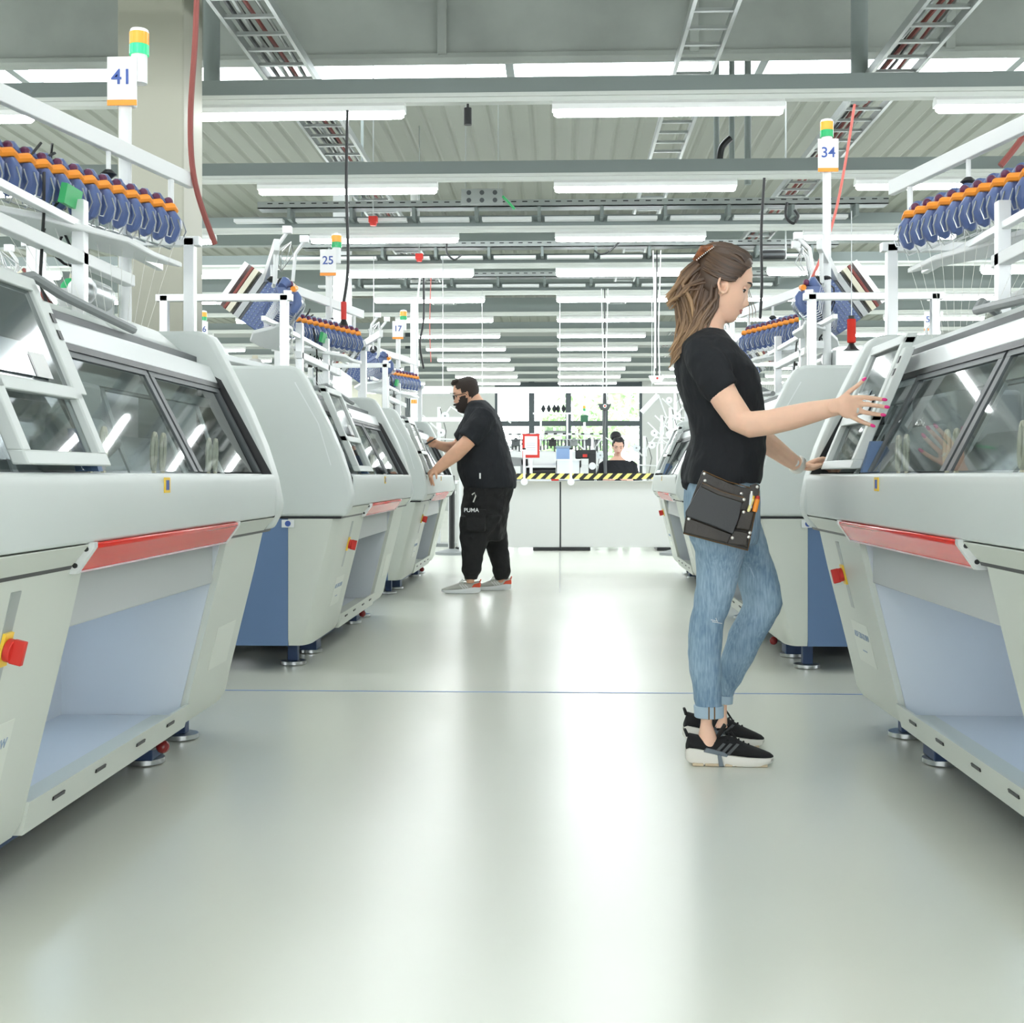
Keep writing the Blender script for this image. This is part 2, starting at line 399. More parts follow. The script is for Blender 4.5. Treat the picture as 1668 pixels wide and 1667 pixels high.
# crosswise perforated trays
for k, (y, zz) in enumerate([(12.55, 3.60), (14.75, 3.60), (16.95, 3.6)]):
    t = thing('cable_tray', ['perforated metal cable tray across the roof at the third lamp row', 'perforated metal cable tray across the roof at the fourth lamp row', 'perforated metal cable tray across the roof at the fifth lamp row'][k], 'cable tray', (0, y, zz), 0, 'crosswise cable trays')
    a, b_ = -3.0, 3.2
    mb = MB(); mb.box(a, b_, -.1, .1, 0, .01); mb.box(a, b_, -.1, -.09, .0, .07); mb.box(a, b_, .09, .1, 0, .07); mb.build('tray', 'zinc', t)
    mb = MB(); x = a + .1
    while x < b_: mb.box(x, x + .05, -.103, -.1, .045, .055); x += .11
    o = mb.build('slot', 'black', t); o['kind'] = 'stuff'
    mb = MB(); x = a + .3
    while x < b_: MB().box(x, x + .03, -.12, .12, -.11, 0).build('clamp', 'beam', t); x += .62
    mb = MB(); x = a + .3
    while x < b_: MB().box(x - .55, x - .06, -.06, .06, -.12, -.09).build('busbar', 'white', t); x += .62
# junction plate, speaker, alarm boxes, sensor
p = W(785, 320, 11.6); t = thing('junction_plate', 'grey perforated junction plate hanging under the roof', 'junction plate', p)
MB().box(-.19, .19, 0, .02, -.07, .07).build('plate', 'zinc', t)
for x in (-.15, .15): MB().cyl((x, .01, .07), (x, .01, 5 - p.z), .004, 5).build('hanger', 'zinc', t)
for i in range(3):
    for j in range(2): MB().cyl((-.12 + i * .12, -.004, -.035 + j * .07), (-.12 + i * .12, 0, -.035 + j * .07), .022, 10).build('knockout', 'grey_dark', t)
MB().tube([(.19, 0, 0), (.24, 0, -.05), (.3, 0, -.12)], .012).build('cable', 'green', t)
p = W(762, 190, 8.3); mb = MB(); mb.cyl((0, 0, -.055), (0, 0, .055), .026, 14); mb.cyl((0, 0, .055), (0, 0, .16), .008); o = mb.build('sensor', 'black', smooth=True); o.location = p; tag(o, 'small black cylinder sensor hanging below the top lamp row', 'sensor')
for (px, py, Y, lab) in ((608, 358, 12.4, 'red alarm beacon hanging left of the upper cable tray'), (683, 418, 14.6, 'red alarm beacon beside the second cable tray, lower of the two')):
    p = W(px, py, Y); mb = MB(); mb.cbox((0, 0, 0), (.085, .07, .06)); mb.cyl((0, 0, -.03), (0, 0, -.06), .035, 12, .03); mb.m = 1; mb.cyl((0, 0, .03), (0, 0, 5.0 - p.z), .006)
    o = mb.build('alarm_beacon', ['red_matt', 'zinc'], bevel=.005); o.location = p; tag(o, lab, 'alarm', 'red alarm beacons')
p = W(1259, 416, 13.0); t = thing('loudspeaker', 'flat black loudspeaker box hanging right of the woman\'s head', 'loudspeaker', p)
MB().cbox((0, 0, 0), (.25, .12, .1)).build('case', 'black', t, bevel=.03, seg=4); MB().box(-.11, .11, -.062, -.05, -.012, .012).build('grille', 'grey_dark', t)
mb = MB(); mb.cyl((.13, 0, -.04), (.13, 0, 5 - p.z), .008); mb.box(-.14, .14, -.02, .02, .05, .06); mb.build('bracket', 'zinc', t)
# vertical ducts up by the roof on the right and left
for i, (px, Y, lab, wd) in enumerate([(1167, 11.5, 'grey vertical conduit right of the middle ladder', .05), (1192, 11.5, 'second grey vertical conduit right of the middle ladder', .05), (1218, 11.5, 'grey conduit nearest the woman under the roof', .06),
                          (345, 9.0, 'dark vertical duct beside the cream column', .12), (590, 13.0, 'thin grey hanger left of the red alarm beacon', .03), (1400, 9.0, 'dark vertical duct at the upper right', .12)]):
    p = W(px, 300, Y); mb = MB(); mb.cyl((0, 0, 0), (0, 0, 1.4), wd / 2, 10); o = mb.build('conduit', 'beam', smooth=True); o.location = (p.x, Y, 3.58); tag(o, lab, 'conduit', 'vertical conduits under the roof')
# =====================================================================
# knitting machines
# =====================================================================
LM = 2.6
def feeder_mesh():
    mb = MB()   # local: y along the wing, +x outwards, z up
    mb.m = 0
    mb.tube([(.045, 0, .012), (.058, 0, -.012), (.062, 0, -.045), (.052, 0, -.078), (.044, 0, -.092)], [.016, .026, .027, .022, .010], 10, up=(0, 1, 0))
    mb.prism([(-.05, .02), (.03, .034), (.05, -.01), (.05, -.05), (.0, -.05), (-.04, -.01)], -.016, .016)
    mb.tube([(-.020, -.014, .030), (-.004, -.006, .060), (.002, -.003, .066)], [.024, .030, .016], 12, up=(0, 1, 0))
    mb.m = 1; mb.tube([(.030, -.036, .022), (.044, 0, .034), (.030, .036, .026)], .0145, 8)
    mb.m = 2; mb.ball((.016, .014, .052), .017, 8, 6)
    mb.m = 3; mb.tube([(.085, -.015, -.01), (.104, -.015, -.045), (.098, -.01, -.078), (.098, .01, -.078), (.104, .015, -.045), (.085, .015, -.01)], .0026, 5)
    mb.tube([(-.04, 0, -.02), (-.02, 0, -.095), (.06, 0, -.115), (.075, 0, -.09)], .003, 5)
    return mb.mesh('yarn_feeder', ['unit_blue', 'orange', 'knob_purple', 'steel'], smooth=35)
FEED = feeder_mesh()
def oval_loop(mb, c, mtx=None, s=1.0):
    pts = [Vector((0, math.cos(a) * .018 * s + math.sin(a) * .006, math.sin(a) * .052 * s)) for a in [2 * PI * k / 14 for k in range(15)]]
    mb.tube([Vector(c) + p for p in pts], .006, 6, up=(1, 0, 0))
def build_machine():
    t = thing('knitting_machine', '', 'knitting machine')
    # end covers of the hood
    prof = [(0, .82), (-.002, .86), (-.018, .945), (-.055, 1.06), (-.11, 1.19), (-.185, 1.34), (-.235, 1.435), (-.262, 1.47), (-.30, 1.482), (-.95, 1.482), (-1.0, 1.44), (-1.0, .752), (-.036, .752)]
    for a, b_ in ((0, .11), (LM - .11, LM)):
        MB().prism(prof, a, b_).build('end_cover', 'shell', t, bevel=.016, seg=3)
    for y in (-.002, LM - .001): # faint pressed line in the side
        o = MB().prism([(-.27, 1.40), (-.272, 1.396), (-.16, 1.20), (-.10, 1.0), (-.104, 1.0), (-.165, 1.20), (-.28, 1.40)], y, y + .003).build('pressed_line', 'shell_edge', t)
    # front
    y0, y1 = .114, LM - .114
    MB().prism([(-.012, .955), (-.004, .93), (-.010, .80), (-.06, .80), (-.09, .955)], y0, y1).build('front_panel', 'shell', t, bevel=.008, seg=3)
    MB().prism([(-.012, .797), (-.058, .742), (-.16, .742), (-.16, .797)], y0, y1).build('lower_trim', 'shell_lower', t, bevel=.003)
    for y in (.111, LM - .114): MB().prism([(-.014, .94), (-.012, .80), (-.055, .745), (-.30, .745), (-.30, 1.35), (-.21, 1.30)], y, y + .003).build('seam', 'black', t)
    # warning light strip below the panel
    s_ = MB(); s_.prism([(-.004, .800), (-.004, .79), (-.044, .735), (-.064, .735), (-.064, .80)], .69, 1.93)
    strip = s_.build('light_strip', 'red', t, bevel=.004)
    MB().prism([(-.044, .737), (-.040, .733), (-.070, .733), (-.070, .737)], .69, 1.93).build('strip_edge', 'shell_edge', strip)
    for y in (.668, 1.93):
        c = MB(); c.prism([(-.002, .802), (-.002, .79), (-.044, .731), (-.07, .731), (-.07, .802)], y, y + .022); c.m = 1
        for z, x in ((.787, -.02), (.75, -.045)): c.cyl((x, y - .003, z), (x, y + .025, z), .006, 8)
        c.build('end_cap', ['alu', 'black'], strip)
    # seal round the body under the hood
    MB().prism([(-.05, .752), (-.055, .742), (-.98, .742), (-.98, .752)], .006, LM - .006).build('seal', 'black', t)
    # legs: grey front section with slanting rounded front
    for k, (a, b_) in enumerate(((.006, .74), (1.99, LM - .006))):
        mb = MB(); out = (0, 1)[k]
        # rounded vertical-edge toward the outer end
        rings = []
        for (z, xf) in ((.742, -.056), (.60, -.088), (.40, -.138), (.25, -.175), (.16, -.197), (.128, -.215)):
            rd = .10 if z > .2 else .09; ring = []
            inset = 0 if z > .14 else .012
            A, B = a + inset, b_ - inset
            if k == 0:
                for j in range(6):
                    an = PI / 2 * j / 5; ring.append((xf - .55 * rd * (1 - math.sin(an)) , A + rd * 1.5 * (1 - math.cos(an)), z))
                ring += [(xf, B, z), (-.31, B, z), (-.31, A, z)]
            else:
                ring += [(-.31, B, z), (-.31, A, z), (xf, A, z)]
                for j in range(6):
                    an = PI / 2 * (5 - j) / 5; ring.append((xf - .55 * rd * (1 - math.sin(an)), B - rd * 1.5 * (1 - math.cos(an)), z))
            rings.append(ring)
        mb.loft(rings); mb.build('leg_cover', 'shell_lower', t, smooth=30)
        y = a + .004 if k == 0 else LM - .20
        MB().box(-.80, -.312, a + (.004 if k == 0 else .3), (b_ - .3) if k == 0 else b_ - .004, .128, .742).build('blue_side_panel', 'blue', t)
        MB().box(-.99, -.803, a, b_, .128, .742).build('rear_side_panel', 'shell_lower', t, bevel=.01)
        # name plate and lettering
        def onleg(y, z): # point on the slanting front
            return Vector((-.056 - (.742 - z) * .2435 + .0015, y, z))
        sl = math.atan2(.151, .614)
        yc = .43 if k == 0 else 2.27
        rot = Matrix.Rotation(sl, 4, 'Y') @ Matrix(((0, 0, 1, 0), (1, 0, 0, 0), (0, 1, 0, 0), (0, 0, 0, 1)))
        pl = MB().cbox((0, 0, 0), (.24, .15, .002)).xform(Matrix.Translation(onleg(yc, .36)) @ rot).build('name_plate', 'plate', t)
        if k == 0:
            text_obj('ADF 530-32 BW', .030, 'label_blue', Matrix.Translation(onleg(yc, .385) + Vector((.0016, 0, 0))) @ rot, pl)
            MB().box(-.03, .03, .0, .004, -.0005, .0005).xform(Matrix.Translation(onleg(yc, .33) + Vector((.0016, 0, 0))) @ rot).build('underline', 'label_blue', pl)
            # main switch
            q = thing('main_switch', None, None); q.parent = t; del q
            q = MB().cbox((0, 0, 0), (.045, .24, .003)).xform(Matrix.Translation(onleg(.40, .60)) @ rot).build('main_switch', 'zinc', t)
            MB().cbox((0, 0, 0), (.04, .07, .008)).xform(Matrix.Translation(onleg(.40, .60) + Vector((.004, 0, 0))) @ rot).build('switch_plate', 'yellow', q)
            kn = MB(); kn.cyl((0, 0, 0), (0, 0, .014), .024, 14); kn.cbox((0, 0, .024), (.014, .05, .026)); kn.xform(Matrix.Translation(onleg(.40, .60) + Vector((.009, 0, 0))) @ rot).build('switch_knob', 'red_matt', q, bevel=.002)
    for o in list(t.children):
        if o.type == 'EMPTY': bpy.data.objects.remove(o)
    # bay between the legs
    bay = MB().box(-.62, -.60, .74, 1.99, .13, .742).build('bay_back', 'inner', t)
    for y in (.741, 1.981): MB().prism([(-.60, .742), (-.075, .742), (-.222, .14), (-.60, .14)], y, y + .008).build('bay_side', 'inner', t)
    MB().box(-.50, -.46, 1.0, 1.8, .585, .598).build('bay_lamp', 'bay_light', t)
    MB().box(-.60, -.30, .752, 1.978, .16, .168).build('bay_tray', 'inner', t)
    mb = MB(); mb.prism([(-.178, .205), (-.196, .128), (-.30, .128), (-.30, .168), (-.20, .170), (-.188, .205)], .74, 1.99); lip = mb.build('sill', 'shell_lower', t)
    mb = MB()
    for y in (.92, 1.2, 1.52, 1.8): mb.cbox((-.184, y, .176), (.006, .07, .009), (0, .26, 0))
    o = mb.build('slot', 'black', lip)
    MB().box(-.34, -.10, .752, 1.978, .60, .742).build('bay_header', 'inner_grey', t, bevel=.004)
    pa = MB().box(-.598, -.592, .80, 1.15, .30, .62).build('access_panel', 'inner', t, bevel=.002)
    sc = MB()
    for y in (.83, 1.12):
        for z in (.33, .59): sc.cyl((-.592, y, z), (-.586, y, z), .010, 10)
    sc.build('screw', 'steel', pa)
    MB().cyl((-.60, 1.40, .36), (-.57, 1.40, .36), .022, 14).build('bolt', 'steel', t, smooth=True)
    MB().box(-.599, -.597, 1.15, 1.35, .54, .60).build('sticker', 'paper', t)
    hs = []
    for k in range(22):
        a = PI * 1.25 * k / 21 - .4; hs.append((-.53, 1.62 + .17 * math.cos(a), .45 + .17 * math.sin(a)))
    MB().tube(hs, .009, 6).build('hose', 'clear_plastic', t, smooth=True)
    kn = MB(); kn.cyl((-.60, 1.3, .50), (-.55, 1.3, .50), .03, 14); kn.m = 1; kn.cyl((-.55, 1.3, .5), (-.546, 1.3, .5), .014, 10); kn.build('red_knob', ['red_matt', 'black'], t, smooth=True)
    # feet
    for y in (.27, .70, 2.03, 2.42):
        for x in (-.34, -.85):
            f_ = MB().cyl((x, y, .004), (x, y, .02), .065, 20).build('foot', 'steel', t, smooth=40)
            MB().cbox((x, y, .078), (.09, .13, .115) if .5 < y < 2.3 else (.05, .05, .115)).build('foot_bracket', 'dark_blue', f_, bevel=.004)
    for y in (1.95,):
        a = MB().cyl((-.33, y, .06), (-.265, y, .07), .006, 8).build('brake_lever', 'steel', t)
        MB().ball((-.255, y, .072), .022, 12, 8).build('ball_knob', 'red_ball', a, smooth=60)
    MB().box(-.9, -.32, .75, 1.98, .05, .11).build('underframe', 'dark_blue', t)
    # glazed front hood
    def gp(z, off=0): return -.062 - (z - .965) * .52 + off
    for k, (a, b_) in enumerate(((.86, 1.66), (1.68, y1 - .02))):
        d = MB(); zz0, zz1 = .962, 1.29
        d.prism([(gp(zz0), zz0), (gp(zz1), zz1), (gp(zz1) - .008, zz1), (gp(zz0) - .008, zz0)], a, b_)
        g_ = MB()
        for (p, q) in ((a, a + .035), (b_ - .035, b_)):
            g_.prism([(gp(zz0) + .004, zz0), (gp(zz1) + .004, zz1), (gp(zz1) - .014, zz1), (gp(zz0) - .014, zz0)], p, q)
        g_.prism([(gp(1.25) + .005, 1.25), (gp(1.29) + .005, 1.29), (gp(1.29) - .014, 1.29), (gp(1.25) - .014, 1.25)], a, b_)
        fr = g_.build('sliding_door', 'grey_dark', t); d.build('pane', 'glass_dark', fr)
    d = MB(); d.prism([(gp(.962), .962), (gp(1.29), 1.29), (gp(1.29) - .008, 1.29), (gp(.962) - .008, .962)], y0 + .02, .86); d.build('fixed_pane', 'glass_dark', t)
    MB().prism([(gp(1.29) + .012, 1.285), (gp(1.345) + .010, 1.35), (gp(1.35) - .05, 1.365), (gp(1.29) - .03, 1.29)], y0, y1).build('door_rail', 'shell_edge', t, bevel=.006)
    MB().prism([(gp(1.27) + .010, 1.268), (gp(1.29) + .012, 1.287), (gp(1.29) - .02, 1.289), (gp(1.27) - .012, 1.268)], y0, y1).build('rubber_seal', 'black', t)
    MB().prism([(-.30, 1.35), (-.34, 1.35), (-.34, 1.40), (-.30, 1.385)], y0, y1).build('dark_slot', 'grey_dark', t)
    MB().prism([(-.32, 1.38), (-.38, 1.43), (-.98, 1.43), (-.98, 1.36), (-.36, 1.36)], y0, y1).build('hood_top', 'shell', t, bevel=.008)
    MB().prism([(-.33, 1.40), (-.42, 1.475), (-.98, 1.475), (-.98, 1.43), (-.36, 1.385)], 1.75, 2.40).build('raised_cover', 'shell', t, bevel=.02, seg=3)
    MB().tube([(-.40, 1.05, 1.44), (-.33, 1.12, 1.465), (-.29, 1.2, 1.43), (-.285, 1.75, 1.40)], .014, 8).build('gas_spring', 'grey_mid', t, smooth=True)
    # inside
    MB().box(-.62, -.60, y0, y1, .80, 1.36).build('inner_wall', 'inner_grey', t)
    nb_ = MB(); nb_.prism([(-.16, .90), (-.30, 1.07), (-.34, 1.07), (-.30, .88)], y0, y1); nb_.prism([(-.36, 1.07), (-.50, .90), (-.44, .88), (-.40, 1.07)], y0, y1); nb_.build('needle_bed', 'steel', t)
    rl = MB()
    for x, z in ((-.26, 1.20), (-.31, 1.235), (-.42, 1.22)): rl.box(x - .012, x + .012, y0, y1, z, z + .03)
    rl.build('guide_rail', 'zinc', t)
    cg = MB(); cg.cbox((-.30, 1.05, 1.12), (.20, .42, .15)); cg.cbox((-.20, 1.05, 1.03), (.10, .34, .12), (0, .8, 0)); cg.build('carriage', 'inner_grey', t, bevel=.015)
    for y in (.97, 1.06, 1.46, 1.54, 2.02, 2.10):
        lp = MB(); oval_loop(lp, (-.125, y, 1.02)); lp.cbox((-.125, y, .955), (.008, .014, .05)); lp.build('yarn_guide_loop', 'cream', t, smooth=True)
    ln = MB()
    for y in (.25, .6, 1.35, 1.85, 2.3):
        ln.tube([(-.14, y, .93), (-.2, y + .06, 1.02), (-.28, y + .12, 1.2)], .008, 5)
    ln.build('yarn_arm', 'white', t)
    MB().box(-.13, -.06, y0, y1, .93, .957).build('ledge', 'shell_edge', t)
    MB().box(-.50, -.47, 1.95, 2.35, 1.02, 1.30).build('inner_shield', 'paper', t)
    MB().box(-.37, -.345, y0 + .1, y1 - .1, 1.335, 1.350).build('hood_fill_light', mat('hood_fill_light', (.9, .96, 1), .4, emit=5), t)  # glowing strip added to brighten the inside of the hood
    # control panel on the operator's left
    def quad(y0_, y1_, z0, z1, th, off):
        f0 = lambda z: -.012 - (z - .97) * .42 + off
        return [(f0(z0), z0), (f0(z1), z1), (f0(z1) - th, z1), (f0(z0) - th, z0)]
    cp = MB(); P0, P1 = .35, .81
    for (a, b_, z0, z1) in ((P0, P1, .972, 1.002), (P0, P0 + .04, 1.0, 1.40), (P1 - .04, P1, 1.0, 1.40), (P0, P1, 1.375, 1.41), (P0, P1, 1.125, 1.155)):
        cp.prism(quad(a, b_, z0, z1, .035, 0), a, b_)
    cpo = cp.build('control_panel', 'shell', t, bevel=.004)
    s_ = MB(); s_.prism(quad(0, 0, 1.155, 1.375, .006, -.012), P0 + .04, P1 - .04); s_.build('screen', 'screen', cpo)
    s_ = MB(); s_.prism(quad(0, 0, 1.165, 1.24, .004, -.006), P0 + .06, P0 + .24); s_.build('tablet', 'tablet', cpo)
    s_ = MB(); s_.prism(quad(0, 0, 1.165, 1.22, .004, -.004), P0 + .25, P0 + .33); s_.build('note', 'paper', cpo)
    s_ = MB(); s_.prism(quad(0, 0, 1.002, 1.125, .004, -.02), P0 + .04, P1 - .04); s_.build('lower_pane', 'glass_dark', cpo)
    st = MB(); st.prism(quad(0, 0, 1.14, 1.36, .03, -.004), P1 + .002, P1 + .045); sto = st.build('socket_strip', 'shell', cpo, bevel=.003)
    for z in (1.27, 1.31): MB().prism(quad(0, 0, z, z + .022, .004, -.001), P1 + .014, P1 + .034).build('usb_socket', 'black', sto)
    b_ = MB(); b_.prism([(-.045, .96), (-.075, 1.06), (-.12, 1.06), (-.10, .96)], P1 + .002, P1 + .03); b_.build('blue_bracket', 'blue', t)
    lk = MB(); lk.box(-.0045, -.0015, 1.17, 1.215, .905, .945); k_ = lk.build('rating_sticker', 'yellow', t); MB().box(-.0016, -.0008, 1.18, 1.205, .912, .938).build('sticker_print', 'logo_blue', k_)
    # small emblem on the end
    for (y, sgn) in ((-.001, -1), (LM + .001, 1)):
        e = MB().box(-.34, -.28, y - .001, y + .001, .70, .737).build('emblem', 'white', t)
        MB().cyl((-.31, y + .001 * sgn, .7185), (-.31, y + .0022 * sgn, .7185), .014, 16).build('emblem_disc', 'logo_blue', e)
    # superstructure
    for y in (.95, 1.75):
        MB().box(-.47, -.43, y - .02, y + .02, 1.40, 1.80).build('upright', 'alu', t, bevel=.003)
    for y in (.06, 2.54):
        MB().box(-.36, -.32, y - .02, y + .02, 1.46, 1.83).build('upright', 'alu', t, bevel=.003)
        MB().box(-.95, -.91, y - .02, y + .02, 1.44, 1.83).build('upright', 'alu', t, bevel=.003)
        MB().box(-.97, -.30, y - .02, y + .02, 1.80, 1.835).build('crossbar', 'alu', t, bevel=.003)
    MB().box(-.465, -.44, .1, 2.54, 1.71, 1.735).build('long_rail', 'alu', t, bevel=.003)
    MB().box(-.47, -.43, .9, 2.2, 1.60, 1.64).build('middle_rail', 'white', t, bevel=.003)
    vtx = Vector((-.70, 1.30, 1.87))
    for sgn in (-1, 1):
        end = Vector((-.35, 1.30 + sgn * 1.12, 1.87)); d = (end - vtx); L = d.length; d.normalize()
        ang = math.atan2(d.y, d.x)
        wing = MB(); mt = Matrix.Translation(vtx) @ Matrix.Rotation(ang, 4, 'Z')
        wing.box(.05, L, -.02, .02, -.03, 0, mt); wing = wing.build('feeder_wing', 'steel', t)
        pl = MB(); pts = [(.0, -.05), (.3, -.13), (.7, -.14), (.95, -.06), (L, -.02), (.9, .05), (.3, .06), (0, .04)]
        pl.prism(pts, -.17, -.15, 'z'); pl.xform(mt @ Matrix.Rotation(0, 4, 'X')); pl.build('catch_plate', 'white', wing, bevel=.004)
        for k in range(14):
            f_ = link('yarn_feeder', FEED, wing); p = vtx + d * (.12 + k * .073)
            # the feeder faces the aisle
            nz = ang - PI / 2 if sgn > 0 else ang + PI / 2
            f_.location = p; f_.rotation_euler = (0, .15, nz)
        # arm bar above the wing
        e2 = Vector((-.36, 1.30 + sgn * 1.32, 2.06)); v2 = Vector((-.72, 1.30 + sgn * .02, 2.10)); dd = (e2 - v2)
        ab = MB(); ab.box(0, dd.length, -.014, .014, -.028, .028, Matrix.Translation(v2) @ Matrix.Rotation(math.atan2(dd.y, dd.x), 4, 'Z') @ Matrix.Rotation(-math.asin(dd.z / dd.length), 4, 'Y'))
        ab = ab.build('arm_bar', 'white', t, bevel=.003)
        q = v2 + dd * .90; MB().tube([q, q + Vector((0, 0, -.12)), q + Vector((-.01, -sgn * .03, -.16)), q + Vector((-.03, -sgn * .09, -.17))], .011, 8).build('arm_hook', 'white', ab, smooth=True)
        q = v2 + dd * .62; k_ = MB(); k_.cyl(q, q + Vector((0, 0, -.10)), .008); k_.m = 1; k_.tube([q + Vector((0, 0, -.09)), q + Vector((0, 0, -.105)), q + Vector((0, 0, -.12))], [.012, .028, .010], 10); k_.build('sensor_eye', ['white', 'black'], ab, smooth=True)
        # row of yarn threads running down into the hood
        th = MB()
        for k in range(14):
            p = vtx + d * (.12 + k * .073) + Vector((.05, 0, -.10)); th.tube([p, (-.40, 1.30 + (p.y - 1.3) * .9, 1.44)], .0009, 3)
        o = th.build('yarn_thread', 'yarn_white', t); o['kind'] = 'stuff'
    # slanted reader bank in the middle, with its coils
    tl = .62; BC = Vector((-.74, 1.30, 1.96)); RB = Matrix.Translation(BC) @ Matrix.Rotation(tl, 4, 'Y')
    bk = MB().box(-.02, .13, -.11, .11, -.15, .15, RB).build('tension_bank', 'unit_blue', t, bevel=.006)
    for (x0_, x1_, m_) in ((-.035, -.022, 'grey_dark'), (-.075, -.04, 'inner_grey'), (-.085, -.077, 'black'), (-.13, -.10, 'cream'), (-.15, -.135, 'cable_red'), (-.20, -.17, 'alu')):
        MB().box(x0_, x1_, -.10, .10, -.15, .14, RB).build('tension_plate', m_, bk)
    for sg in (-1, 1):
        kb_ = MB()
        for i in range(6):
            for j in range(14): kb_.cbox(RB @ Vector((-.008 + i * .024, sg * .112, -.135 + j * .020 + (i % 2) * .01)), (.008, .012, .006))
        kb_.build('tension_pin', 'label_blue', bk)
        MB().cyl(RB @ Vector((.06, sg * .11, .165)), RB @ Vector((.06, sg * .13, .165)), .03, 14).build('dial', 'black', bk)
    cr = MB(); cr.cyl((-.60, 1.28, 2.05), (-.60, 1.32, 2.05), .05, 16); cr.build('pulley', 'white', t, smooth=35)
    MB().box(-.63, -.57, 1.36, 1.42, 2.03, 2.09).build('orange_clip', 'orange', t, bevel=.006)
    cb = MB()
    for k in range(5):
        a0 = random.uniform(0, 6); r_ = random.uniform(.07, .13); c0 = Vector((-.52 + random.uniform(-.05, .05), 1.75 + random.uniform(-.25, .15), 1.75 + random.uniform(-.06, .14)))
        cb.tube([c0 + Vector((.03 * math.sin(a0 + j), r_ * math.cos(a0 + j * .5) , r_ * math.sin(a0 + j * .5))) for j in range(11)], .0045, 5)
    cb.tube([(-.5, 1.6, 1.85), (-.46, 1.5, 1.70), (-.45, 1.45, 1.5), (-.42, 1.44, 1.42)], .005, 5)
    cb.build('cable_loop', 'black', t, smooth=True)
    pc = MB(); pc.cbox((-.46, 1.70, 1.80), (.02, .12, .06), (0, .2, 0)); pc.build('circuit_board', 'green', t)
    mot = MB(); mot.cyl((-.52, 1.95, 1.55), (-.52, 2.12, 1.55), .05, 14); mot.cyl((-.52, 1.90, 1.55), (-.52, 1.95, 1.55), .03, 12); mot.cbox((-.6, 2.2, 1.52), (.16, .1, .14)); mot.build('motor', 'steel', t, smooth=35)
    cl = MB(); cl.cbox((-.70, 1.0, 1.56), (.36, .9, .03), (0, .22, 0)); cl.build('yarn_table', 'white', t, bevel=.005)
    for (y, x) in ((1.1, -.62), (1.38, -.58)):
        a = MB(); a.tube([(x, y, 2.1), (x + .02, y - .02, 2.26), (x + .08, y - .05, 2.33)], .012, 6); a.cbox((x + .08, y - .05, 2.34), (.05, .04, .04)); a.build('deflector_arm', 'white', t, smooth=35)
    hl = MB()
    for k in range(9):
        aa = k * .7; hl.tube([(-.6, 1.15, 2.12), (-.58 + .06 * math.cos(aa), 1.12 + .08 * math.sin(aa), 2.22), (-.55, 1.2, 2.30)], .003, 4)
    o = hl.build('wire_bundle', 'steel', t)
    return t
proto = build_machine()
def tower(m_, ysign, light, num, ypos, x=-.50, z0=1.45, zs=2.33, lit=False):
    s_ = MB().cyl((x, ypos, z0), (x, ypos, zs - .07), .022, 14).build('signal_tower', 'white', m_, smooth=35)
    c = MB(); c.box(x - .035, x + .035, ypos - .03, ypos + .03, zs - .08, zs + .08)
    hd = c.build('number_box', 'paper', s_, bevel=.006)
    sg = -1 if ysign < 0 else 1
    yy = ypos + sg * .031
    MB().box(x - .052, x + .052, min(yy, yy + sg * .003), max(yy, yy + sg * .003), zs - .065, zs + .085).build('number_card', 'paper', s_)
    MB().box(x - .052, x + .052, min(yy, yy + sg * .004), max(yy, yy + sg * .004), zs - .085, zs - .066).build('orange_band', 'orange', s_)
    rot = Matrix.Rotation(PI / 2, 4, 'X') if sg < 0 else Matrix.Rotation(PI, 4, 'Z') @ Matrix.Rotation(PI / 2, 4, 'X')
    text_obj(num, .075, 'logo_blue', Matrix.Translation((x, yy + sg * .0045, zs + .012)) @ rot, s_, 'number')
    xx = x + (.05 if sg < 0 else -.0); zb = zs + .10
    b_ = MB().cyl((xx, ypos, zb - .10), (xx, ypos, zb), .028, 14).build('lamp_base', 'white', s_, smooth=35)
    MB().cyl((xx, ypos, zb), (xx, ypos, zb + .035), .034, 16).build('green_lens', 'green_on' if lit else 'green_lamp', s_, smooth=35)
    MB().cyl((xx, ypos, zb + .036), (xx, ypos, zb + .078), .034, 16).build('amber_lens', 'amber', s_, smooth=35)
    MB().tube([(xx, ypos, zb + .078), (xx, ypos, zb + .09), (xx, ypos, zb + .096)], [.034, .03, .012], 16).build('lamp_cap', 'white', s_, smooth=35)
